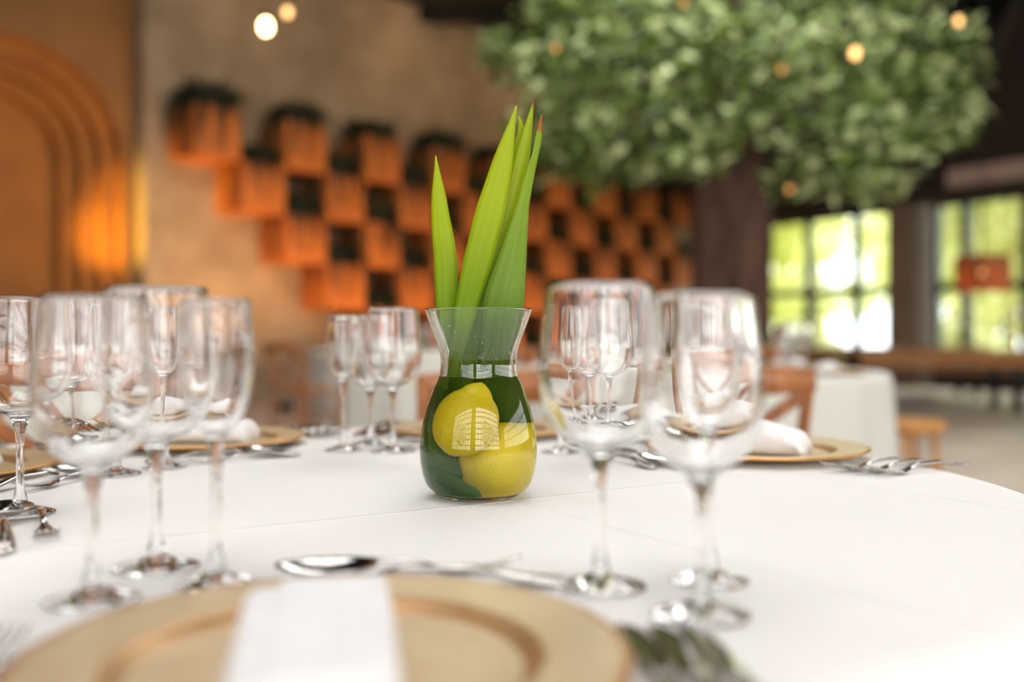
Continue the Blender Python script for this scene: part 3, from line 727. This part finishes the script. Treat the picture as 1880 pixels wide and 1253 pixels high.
def handle(L_, z0=0.002):
    bm = bmesh.new()
    strip(bm, [(-L_, 0.004, 0.0025, 0.0012), (-L_ + 0.004, 0.0085, 0.0025, 0.0018), (-L_ + 0.014, 0.0105, 0.003, 0.002), (-L_ + 0.035, 0.009, 0.0052, 0.002), (-L_ * 0.5, 0.0055, 0.0105, 0.0018), (-0.018, 0.0030, 0.0095, 0.0018), (0, 0.0034, 0.0058, 0.0017)])
    for k in range(5):  # beaded end
        boxbm(bm, (0, -L_ + 0.006 + k * 0.0045, 0.0052), (0.014 - 0.001 * abs(k - 2), 0.0022, 0.0018), 0.0005)
    return bm
def fork_parts(s=1.0):
    hb = handle(0.120 * s)
    bm = bmesh.new()
    strip(bm, [(0, 0.0034, 0.0058, 0.0017), (0.010, 0.0075, 0.0030, 0.0014), (0.020, 0.0112, 0.0022, 0.0012), (0.030, 0.0122, 0.0026, 0.0011)])
    for k in range(4):
        x = (k - 1.5) * 0.0064
        strip(bm, [(0.028, 0.0023, 0.0026, 0.0011, x), (0.045, 0.0020, 0.0040, 0.0011, x), (0.060, 0.0018, 0.0075, 0.0010, x), (0.074, 0.0012, 0.0125, 0.0008, x), (0.077, 0.0005, 0.0136, 0.0004, x)])
    return (('handle', mesh(hb)), ('tines', mesh(bm)))
def spoon_parts():
    hb = handle(0.125); bm = bmesh.new()
    n, m = 14, 20; rows_o = []
    def surf(off):
        rows = []
        for i in range(n + 1):
            q = i / n; row = []
            for j in range(m):
                a = 2 * math.pi * j / m; y = 0.034 + math.cos(a) * 0.034 * q; wid = 0.0225 * (1 - 0.18 * math.cos(a))
                x = math.sin(a) * wid * q; z = 0.0016 + 0.0085 * q ** 2.2 + off + max(0, (0.034 - y)) * 0.03
                row.append(bm.verts.new((x, y, z)))
            rows.append(row)
        return rows
    a, b = surf(0.0), surf(0.0012)
    for rows, fl in ((a, True), (b, False)):
        for i in range(n):
            for j in range(m):
                q = [rows[i][j], rows[i][(j + 1) % m], rows[i + 1][(j + 1) % m], rows[i + 1][j]]
                bm.faces.new(q)
    for j in range(m): bm.faces.new((a[n][j], a[n][(j + 1) % m], b[n][(j + 1) % m], b[n][j]))
    bmesh.ops.remove_doubles(bm, verts=bm.verts, dist=0.00002); bmesh.ops.recalc_face_normals(bm, faces=bm.faces)
    return (('handle', mesh(hb)), ('bowl', mesh(bm)))
def knife_parts():
    hb = bmesh.new(); strip(hb, [(-0.115, 0.004, 0.004, 0.002), (-0.11, 0.0085, 0.004, 0.0035), (-0.09, 0.010, 0.0045, 0.004), (-0.04, 0.0075, 0.005, 0.004), (-0.008, 0.006, 0.005, 0.004), (0, 0.0065, 0.005, 0.003)])
    bm = bmesh.new(); strip(bm, [(0, 0.0065, 0.005, 0.0024), (0.012, 0.0082, 0.004, 0.0012, 0.001), (0.05, 0.0092, 0.003, 0.0010, 0.001), (0.085, 0.0090, 0.0025, 0.0009, 0.0005), (0.10, 0.0072, 0.0022, 0.0008, -0.001), (0.107, 0.0040, 0.002, 0.0006, -0.003)])
    return (('handle', mesh(hb)), ('blade', mesh(bm)))
CUT = {'fork': fork_parts(), 'spoon': spoon_parts(), 'knife': knife_parts()}
ZC = TZ + 0.0012
def cutlery(kind, p, rz, label, group, pitch=0.0, scale=1.0, cat=None):
    o = tag(empty(kind if kind != 'knife' else 'table_knife', p, rz), label, cat or kind, group)
    o.rotation_euler = (pitch, 0, rz); o.scale = (scale,) * 3
    for n_, me in CUT[kind]: link(n_, me, M['steel'], o)
    return o
def setting(pc, seat, items=('forks', 'knives', 'dessert'), nf=3, nk=3):
    d = Vector((TC[0] - pc[0], TC[1] - pc[1], 0)).normalized(); x = Vector((d.y, -d.x, 0)); rz = math.atan2(d.y, d.x) - math.pi / 2
    g = lambda a, b, z=ZC: Vector((pc[0], pc[1], 0)) + x * a + d * b + Vector((0, 0, z))
    if 'forks' in items:
        for i in range(nf):
            cutlery('fork', g(-0.192 - 0.026 * i, -0.015 - 0.012 * i), rz, 'steel fork, %s of three, %s' % (('next to the plate', 'middle', 'outermost')[i], SEAT[seat]), 'row of forks ' + SEAT[seat])
    if 'knives' in items:
        for i in range(nk):
            cutlery('knife', g(0.178 + 0.0195 * i, -0.035 - 0.003 * i), rz, 'steel table knife, %s of three, %s' % (('next to the plate', 'middle', 'outermost')[i], SEAT[seat]), 'row of knives ' + SEAT[seat], cat='knife')
    if 'dessert' in items:
        cutlery('spoon', g(0.015, 0.197), rz + R(82), 'steel dessert spoon lying crosswise above the plate ' + SEAT[seat], None, scale=1.15)
        cutlery('fork', g(0.055, 0.226), rz - R(95), 'steel dessert fork lying crosswise above the plate ' + SEAT[seat], None, scale=0.9)
    return d, rz
PP = {'N': (-0.100, 0.545), 'NE': (0.368, 1.505), 'NW': (-0.506, 1.637), 'W': (-0.765, 1.30), 'NC': (-0.054, 1.79), 'SW': (-0.66, 0.86)}
LBL = {'N': 'champagne gold charger plate under the long napkin', 'NE': 'champagne gold charger plate before the cross-back chair at the tree table', 'NW': 'gold charger plate three seats clockwise from the long napkin',
       'W': 'gold charger plate two seats clockwise from the long napkin', 'NC': 'gold charger plate directly behind the lemon vase', 'SW': 'gold charger plate one seat clockwise from the long napkin'}
for k, p in PP.items():
    plate((p[0], p[1], CL), LBL[k])
    d, rz = setting(p, k)
    zn = CL + 0.0042
    if k == 'N': napkin((-0.098, 0.495, zn), R(10), 0.080, 0.19, 0.038, 'long flat white napkin folded on the gold plate', 3, taper=-0.1)
    elif k == 'NE': napkin((p[0] - 0.01, p[1] - 0.015, zn), rz - R(62), 0.060, 0.165, 0.044, 'rolled white napkin on the plate before the tree table', 5, taper=0.25, roll=1)
    else: napkin((p[0], p[1], zn), rz + R(40 if k == 'NW' else 10), 0.065, 0.17, 0.036, 'rolled white napkin on the plate ' + SEAT[k], 6 + len(k), taper=0.1, roll=1)

# ------------------------------------------------------------------ the vase: glass, water, lemons, leaves
VD = 1.131; VX = (878.5 - CX) * VD / F; S = VD / F
def zpx(py): return (CAMZ - TZ) - (py - HZ) * S
outp = [(742, 100), (650, 0)]
raw = [(571.5, 98.0), (590, 91.5), (610, 84.0), (632, 76.0), (652, 71.0), (668, 69.8), (682, 71.0), (695, 73.8), (712, 81.5), (732, 89.0), (757, 97.0), (785, 103.5), (812, 107.0), (833, 107.4), (855, 105.5), (875, 101.0), (892, 93.5), (905, 85.0), (911.5, 79.0)]
prof = [(r * S, zpx(py)) for py, r in raw][::-1]     # bottom to top
zmin = 0.0035
prof = [(0.0, 0.0), (0.040, 0.0), (0.0445, 0.0006), (0.0475, zmin)] + [p for p in prof if p[1] > zmin + 0.002]
outer = [(0.0, 0.0), (0.040, 0.0), (0.0445, 0.0006)] + smooth_prof(prof[3:], 70)
TH = 0.0028
ZW = zpx(692.5)
inn = []
for i in range(3, len(outer)):
    a = Vector(outer[i - 1]); b = Vector(outer[min(i + 1, len(outer) - 1)]); t = (b - a).normalized(); nrm = Vector((-t.y, t.x))
    q = Vector(outer[i]) + nrm * TH
    if q.y > 0.0065: inn.append((q.x, q.y))
rim_z = outer[-1][1]
above = [p for p in inn if p[1] > ZW + 0.001]; below = [p for p in inn if p[1] < ZW - 0.001]
a0, b0 = below[-1], above[0]; k_ = (ZW - a0[1]) / (b0[1] - a0[1]); WR = a0[0] + (b0[0] - a0[0]) * k_
vpath = outer + [(outer[-1][0] + 0.0002, rim_z + 0.0012), (outer[-1][0] - TH * 0.5, rim_z + 0.0022), (above[-1][0], rim_z + 0.0010)] + above[::-1] + [(WR, ZW)]
VB = Vector((VX, VD, CL))
vase = tag(empty('glass_vase', VB), 'clear flared glass vase holding lemons, water and tall green leaves', 'vase')
bm = bmesh.new(); lathe(bm, vpath, 96); link('vessel', mesh(bm), M['vase'], vase)
rnd = random.Random(5); bm = bmesh.new()   # droplets clinging inside above the water
for _ in range(70):
    z = rnd.uniform(ZW + 0.012, rim_z - 0.008); a = rnd.uniform(0, 6.28)
    r_ = min(above, key=lambda q: abs(q[1] - z))[0]; s = rnd.uniform(0.0005, 0.0013)
    bmesh.ops.create_icosphere(bm, subdivisions=1, radius=s, matrix=Matrix.Translation((math.cos(a) * (r_ - s * 0.9), math.sin(a) * (r_ - s * 0.9), z)))
dr = link('droplets', mesh(bm), M['water_top'], vase); dr['kind'] = 'stuff'
wpath = [(0.0, below[0][1] - 0.0012), (below[0][0] * 0.7, below[0][1] - 0.0012), (below[0][0] * 0.93, below[0][1] - 0.0006)] + below + [(WR, ZW)]
bm = bmesh.new(); lathe(bm, wpath, 96, 0); lathe(bm, [(WR, ZW), (WR * 0.98, ZW - 0.0004), (WR * 0.9, ZW - 0.0008), (0, ZW - 0.0008)], 96, 1)
bmesh.ops.remove_doubles(bm, verts=bm.verts, dist=1e-6)
tag(link('water', mesh(bm), [M['water_side'], M['water_top']], None, VB), 'clear water filling the lemon vase to its neck', 'water')

def lemon(name, c, axis, Lh, Rr, label, seed):
    bm = bmesh.new(); pr = []
    n = 40
    for k in range(n + 1):
        th = math.pi * k / n; z = -math.cos(th) * Lh * 0.90; r = Rr * math.sin(th) ** 0.92
        if k > n * 0.84:   # nipple
            u = (k / n - 0.84) / 0.16; z += Lh * 0.24 * u ** 1.2; r = max(r, 0) + Rr * 0.07 * math.sin(math.pi * u)
        if k < n * 0.09: u = 1 - (k / n) / 0.09; z -= Lh * 0.05 * u; 
        pr.append((max(r, 0) if 0 < k < n else 0, z))
    lathe(bm, pr, 48)
    rnd = random.Random(seed)
    for v in bm.verts:
        a = math.atan2(v.co.y, v.co.x); v.co.x *= 1 + 0.018 * math.sin(3 * a + seed + 40 * v.co.z); v.co.y *= 1 + 0.018 * math.cos(2 * a + seed)
    q = Vector((0, 0, 1)).rotation_difference(Vector(axis).normalized())
    o = tag(empty(name, VB + Vector(c)), label, 'lemon'); o.rotation_mode = 'QUATERNION'; o.rotation_quaternion = q
    link('peel', mesh(bm), M['lemon'], o)
    bm = bmesh.new()
    zb = -Lh * 0.955
    lathe(bm, [(0, zb - 0.0012), (0.0022, zb - 0.001), (0.0034, zb + 0.0002), (0.0042, zb + 0.0016)], 10)
    for v in bm.verts:
        a = math.atan2(v.co.y, v.co.x); k = 1 + 0.35 * math.cos(5 * a); v.co.x *= k; v.co.y *= k
    link('stem_scar', mesh(bm), M['lemon_scar'], o)
    return o
lemon('lemon', (-0.0125, -0.0235, 0.0850), (0.36, 0.10, 0.92), 0.0400, 0.0315, 'yellow lemon floating just below the water surface, stem scar down', 1)
lemon('lemon', (0.0185, 0.0185, 0.0430), (0.75, 0.10, 0.62), 0.040, 0.0335, 'yellow lemon resting on the bottom of the vase', 4)

def blade(name, pts, widths, twist, mat, label, fold=0.25, n=40, sol=0.0007, group='leaves'):
    P_ = catmull(pts, n); Wd = lerp_list(widths, n); Tw = lerp_list(twist if isinstance(twist, (list, tuple)) else [twist, twist], n)
    bm = bmesh.new(); uvl = bm.loops.layers.uv.new('UVMap'); rows = []; m = 6
    for i, p in enumerate(P_):
        t = (P_[min(i + 1, n)] - P_[max(i - 1, 0)]).normalized()
        side = t.cross(Vector((0, -1, 0))).normalized() * -1
        q = Matrix.Rotation(R(Tw[i]), 3, t); side = q @ side; nrm = side.cross(t).normalized()
        rows.append([bm.verts.new(p + side * Wd[i] * (2 * j / m - 1) - nrm * Wd[i] * fold * (1 - abs(2 * j / m - 1))) for j in range(m + 1)])
    for i in range(n):
        for j in range(m):
            f = bm.faces.new((rows[i][j], rows[i][j + 1], rows[i + 1][j + 1], rows[i + 1][j]))
            for lp, (u, v) in zip(f.loops, ((j, i), (j + 1, i), (j + 1, i + 1), (j, i + 1))): lp[uvl].uv = (u / m, v / n)
    for v in bm.verts:      # keep the blade inside the vessel
        l = v.co - VB
        if l.z < rim_z:
            lim = min(inn, key=lambda q: abs(q[1] - max(l.z, 0.007)))[0] - 0.002; rr = math.hypot(l.x, l.y)
            if rr > lim: v.co.x, v.co.y = VB.x + l.x * lim / rr, VB.y + l.y * lim / rr
            if l.z < 0.009: v.co.z = VB.z + 0.009
    org = P_[0].copy()
    me = mesh(bm); me.transform(Matrix.Translation(-org))
    o = tag(link(name, me, mat, None, org), label, 'leaf')
    md = o.modifiers.new('thickness', 'SOLIDIFY'); md.thickness = sol; md.offset = 0
    return o
def Vp(px, py, dy=0.0): return P(px, py, VD + dy)
def Vl(x, y, z): return VB + Vector((x, y, z))
blade('tall_leaf', [Vl(-0.012, 0.034, 0.03), Vl(-0.028, 0.030, 0.10), Vp(822, 590, 0.022), Vp(818, 480, 0.020), Vp(808, 390, 0.018), Vp(800, 286, 0.016)],
      [0.010, 0.012, 0.0088, 0.0126, 0.0138, 0.0122, 0.0085, 0.0003], [15, 5, 0, 0], M['blade1'], 'bright yellow green leaf standing apart, the shortest in the vase', 0.3)
blade('tall_leaf', [Vl(-0.030, 0.000, 0.02), Vl(-0.034, 0.016, 0.11), Vp(852, 585, 0.004), Vp(880, 470, -0.002), Vp(915, 330, -0.004), Vp(948, 194, -0.006)],
      [0.010, 0.010, 0.0082, 0.0128, 0.0165, 0.0168, 0.0110, 0.0003], [-20, 0, 0, 10], M['blade1'], 'broad bright leaf with an unmarked pointed tip', 0.22)
blade('tall_leaf', [Vl(-0.020, 0.028, 0.02), Vl(-0.016, 0.030, 0.11), Vp(884, 575, 0.012), Vp(912, 470, 0.010), Vp(950, 330, 0.008), Vp(980, 182, 0.006)],
      [0.010, 0.011, 0.0100, 0.0115, 0.0130, 0.0125, 0.0090, 0.0003], [0, 0, 15, 10], M['blade2'], 'tallest bright leaf with a tiny brown point', 0.25)
blade('tall_leaf', [Vl(0.012, 0.040, 0.02), Vl(0.018, 0.034, 0.11), Vp(922, 575, -0.008), Vp(942, 470, -0.008), Vp(966, 350, -0.004), Vp(986, 270, 0), Vp(994, 212, 0.004)],
      [0.012, 0.020, 0.0225, 0.0225, 0.0155, 0.0075, 0.0062, 0.0058, 0.0007], [0, 0, 0, 20, 55, 40], M['blade3'], 'wide darker leaf twisting to a dry orange tip', 0.28)
blade('tall_leaf', [Vl(0.004, 0.045, 0.03), Vl(0.004, 0.038, 0.11), Vp(905, 575, 0.02), Vp(935, 420, 0.020), Vp(950, 290, 0.018), Vp(957, 240, 0.017), Vp(952, 210, 0.02)],
      [0.012, 0.014, 0.0145, 0.0120, 0.010, 0.006, 0.0036, 0.0003], [10, 0, 0, 0], M['blade2'], 'half-hidden leaf with a curled pale tip', 0.3)
# leaves kept under water
blade('submerged_leaf', [Vl(-0.042, -0.008, 0.125), Vl(-0.046, 0.012, 0.095), Vl(-0.044, 0.022, 0.055), Vl(-0.026, 0.020, 0.014), Vl(-0.002, 0.016, 0.010)], [0.015, 0.024, 0.026, 0.022, 0.012], [20, 30, 30, 20], M['blade4'], 'dark green leaf curled along the bottom inside of the vase', 0.15)
blade('submerged_leaf', [Vl(0.022, 0.030, 0.155), Vl(0.014, 0.040, 0.125), Vl(-0.002, 0.044, 0.09), Vl(-0.018, 0.040, 0.05)], [0.020, 0.027, 0.026, 0.018], [0, 0, 0], M['blade4'], 'dark green leaf behind the floating lemon, slanting to the waterline', 0.12)
blade('submerged_leaf', [Vl(-0.045, -0.018, 0.030), Vl(-0.028, -0.036, 0.024), Vl(-0.006, -0.040, 0.014), Vl(0.004, -0.036, 0.009)], [0.012, 0.017, 0.012, 0.002], [60, 60, 60], M['blade4'], 'short folded leaf lying at the foot of the resting lemon', 0.2)

# ------------------------------------------------------------------ chairs
def crossback():
    o = empty('cross_back_chair')
    bm = bmesh.new(); rings = []
    for z, k in ((0.43, 0.95), (0.437, 1.0), (0.452, 1.0), (0.46, 0.95)):
        rr = []
        for i in range(32):
            a = 2 * math.pi * i / 32; c, s = math.cos(a), math.sin(a)
            rr.append(Vector((math.copysign(abs(c) ** 0.6, c) * 0.205 * k * (1 + 0.08 * s), math.copysign(abs(s) ** 0.6, s) * 0.205 * k, z)))
        rings.append(rr)
    loft(bm, rings); link('seat', mesh(bm, False), M['wood'], o)
    for s in (-1, 1):
        bm = bmesh.new(); tube(bm, [(s * 0.17, 0.17, 0.44), (s * 0.185, 0.19, 0.0)], [0.019, 0.015], 10); link('leg', mesh(bm), M['wood'], o)
        bm = bmesh.new(); tube(bm, [(s * 0.175, -0.235, 0.0), (s * 0.168, -0.185, 0.44), (s * 0.195, -0.205, 0.62), (s * 0.205, -0.262, 0.80)], [0.016, 0.020, 0.019, 0.017], 10, 14); link('leg', mesh(bm), M['wood'], o)
        bm = bmesh.new(); tube(bm, [(s * 0.195, -0.255, 0.76), (s * 0.06, -0.245, 0.66), (-s * 0.06, -0.222, 0.56), (-s * 0.155, -0.195, 0.455)], 0.020, 8, 14, 0.4, up=(0, 1, 0.2)); link('cross_slat', mesh(bm), M['wood'], o)
        bm = bmesh.new(); tube(bm, [(s * 0.178, -0.21, 0.22), (s * 0.178, 0.18, 0.22)], 0.010, 8); link('stretcher', mesh(bm), M['wood'], o)
    bm = bmesh.new(); tube(bm, [(-0.18, 0.185, 0.25), (0.18, 0.185, 0.25)], 0.010, 8); link('stretcher', mesh(bm), M['wood'], o)
    bm = bmesh.new(); rings = []
    for k in range(17):
        u = k / 16 * 2 - 1; x = 0.222 * u; y = -0.262 - 0.035 * (1 - u * u); hh = 0.030 + 0.012 * (1 - u * u)
        rings.append([Vector((x, y + a * 0.011, 0.795 + b * hh - 0.0)) for a, b in ((1, -0.9), (1, 0.9), (0.5, 1), (-0.5, 1), (-1, 0.9), (-1, -0.9), (-0.5, -1), (0.5, -1))])
    loft(bm, rings); bmesh.ops.recalc_face_normals(bm, faces=bm.faces); link('top_rail', mesh(bm), M['wood'], o)
    return o
ch0 = crossback()
first = [True]
def chair(p, face, label):
    global ch0
    if first[0]: o = ch0; first[0] = False
    else: o = copy_tree(ch0)
    d = (Vector((face[0], face[1], 0)) - Vector((p[0], p[1], 0)))
    o.location = (p[0], p[1], 0); o.rotation_euler = (0, 0, math.atan2(d.y, d.x) - math.pi / 2)
    tag(o, label, 'chair', 'cross-back wooden chairs'); return o
chair((-0.03, 2.24), (-0.08, 1.2), 'brown cross-back chair behind the lemon vase, at the far plate')
chair((-0.86, 2.06), (-0.3, 1.3), 'brown cross-back chair at the plate three seats clockwise from the long napkin')
chair((-1.50, 1.46), (-0.3, 1.2), 'brown cross-back chair at the plate two seats clockwise from the long napkin')
chair((0.66, 3.10), BGT['tree'][0], 'brown cross-back chair pushed to the tree table, next to the rolled napkin plate')
chair((0.10, 5.75), BGT['tree'][0], 'brown cross-back chair across the tree table, facing the vase')
chair((1.35, 5.95), BGT['tree'][0], 'brown cross-back chair across the tree table, beside the stool')
chair((-2.28, 3.95), BGT['arch'][0], 'brown cross-back chair at the arch table, facing the niche')
chair((-2.05, 5.9), BGT['arch'][0], 'brown cross-back chair at the arch table, on the planter wall side')
chair((-1.70, 8.22), BGT['wall'][0], 'brown cross-back chair pushed to the wall table, below the planters')
chair((0.22, 8.75), BGT['wall'][0], 'brown cross-back chair pushed to the wall table, on the tree side')
# stool
o = tag(empty('wooden_stool', (2.13, 5.33, 0)), 'low round pale wooden stool beside the tree table', 'stool')
bm = bmesh.new(); lathe(bm, [(0, 0.395), (0.165, 0.395), (0.18, 0.41), (0.182, 0.44), (0.172, 0.452), (0.14, 0.45), (0, 0.445)], 36); link('seat', mesh(bm), M['oak'], o)
for k in range(4):
    a = R(45 + 90 * k + 12)
    bm = bmesh.new(); tube(bm, [(0.12 * math.cos(a), 0.12 * math.sin(a), 0.40), (0.135 * math.cos(a), 0.135 * math.sin(a), 0.25), (0.175 * math.cos(a), 0.175 * math.sin(a), 0)], [0.020, 0.018, 0.015], 10, 8); link('leg', mesh(bm), M['oak'], o)
bm = bmesh.new(); bmesh.ops.create_circle(bm, segments=24, radius=0.13)
bm.free(); bm = bmesh.new()
tube(bm, [(0.135 * math.cos(2 * math.pi * k / 24), 0.135 * math.sin(2 * math.pi * k / 24), 0.2) for k in range(25)], 0.009, 6); link('foot_ring', mesh(bm), M['oak'], o)

# long wooden tables and benches before the windows
def longtable(cx, cyy, L_, rz, label):
    o = tag(empty('long_wooden_table', (cx, cyy, 0), rz), label, 'table')
    for i in range(4): boxobj('plank', (0, -0.33 + 0.22 * i, 0.66), (L_, 0.215, 0.05), M['tablewood'], o, bevel=0.004)
    for s in (-1, 1): boxobj('apron', (0, s * 0.36, 0.575), (L_ - 0.1, 0.04, 0.12), M['tablewood'], o)
    for sx in (-1, 0, 1):
        for s in (-1, 1): boxobj('leg', (sx * (L_ / 2 - 0.15), s * 0.32, 0.31), (0.08, 0.08, 0.62), M['darkmetal'], o)
    return o
longtable(5.75, 11.6, 3.6, R(-4), 'long low wooden table in front of the pillar window')
longtable(5.0, 14.2, 3.2, R(-4), 'long low wooden table further back, nearer the garden window')
def bench(cx, cyy, L_, rz, label):
    o = tag(empty('wooden_bench', (cx, cyy, 0), rz), label, 'bench')
    for i in range(2): boxobj('plank', (0, -0.085 + 0.17 * i, 0.40), (L_, 0.165, 0.04), M['tablewood'], o, bevel=0.004)
    for s in (-1, 1):
        boxobj('leg', (s * (L_ / 2 - 0.2), 0, 0.19), (0.06, 0.3, 0.38), M['darkmetal'], o)
bench(5.8, 12.5, 3.2, R(-4), 'low wooden bench behind the long table at the pillar window')

# things on the other tables
def bgset(key, lst):
    (cx, cyy), r, ds = BGT[key]
    for i, a in enumerate(lst):
        c, s = math.cos(R(a)), math.sin(R(a)); q = ds.replace('the table', 'the round table')
        plate((cx + c * (r - 0.22), cyy + s * (r - 0.22), CL), 'gold charger plate set on ' + ds)['group'] = 'plates on ' + ds
        napkin((cx + c * (r - 0.22), cyy + s * (r - 0.22), CL + 0.0042), R(a), 0.065, 0.17, 0.04, 'white napkin on a plate on ' + ds, i, 0.1, 1)['group'] = 'napkins on ' + ds
        for k, dx, dy in (('water_goblet', -0.20, 0.10), ('wine_glass', -0.26, 0.17), ('flute_glass', -0.16, 0.185)):
            x = cx + c * (r - 0.22 + dx) - s * dy; y = cyy + s * (r - 0.22 + dx) + c * dy
            glass(k, (x, y, CL), 'on ' + ds, k.replace('_', ' ') + ' set on ' + ds)
bgset('tree', (30, 85, 140, 200, 260, 325))
bgset('arch', (-20, 40, 100, -80))
bgset('wall', (-150, -90, -30))
bv = BGT['tree'][0]
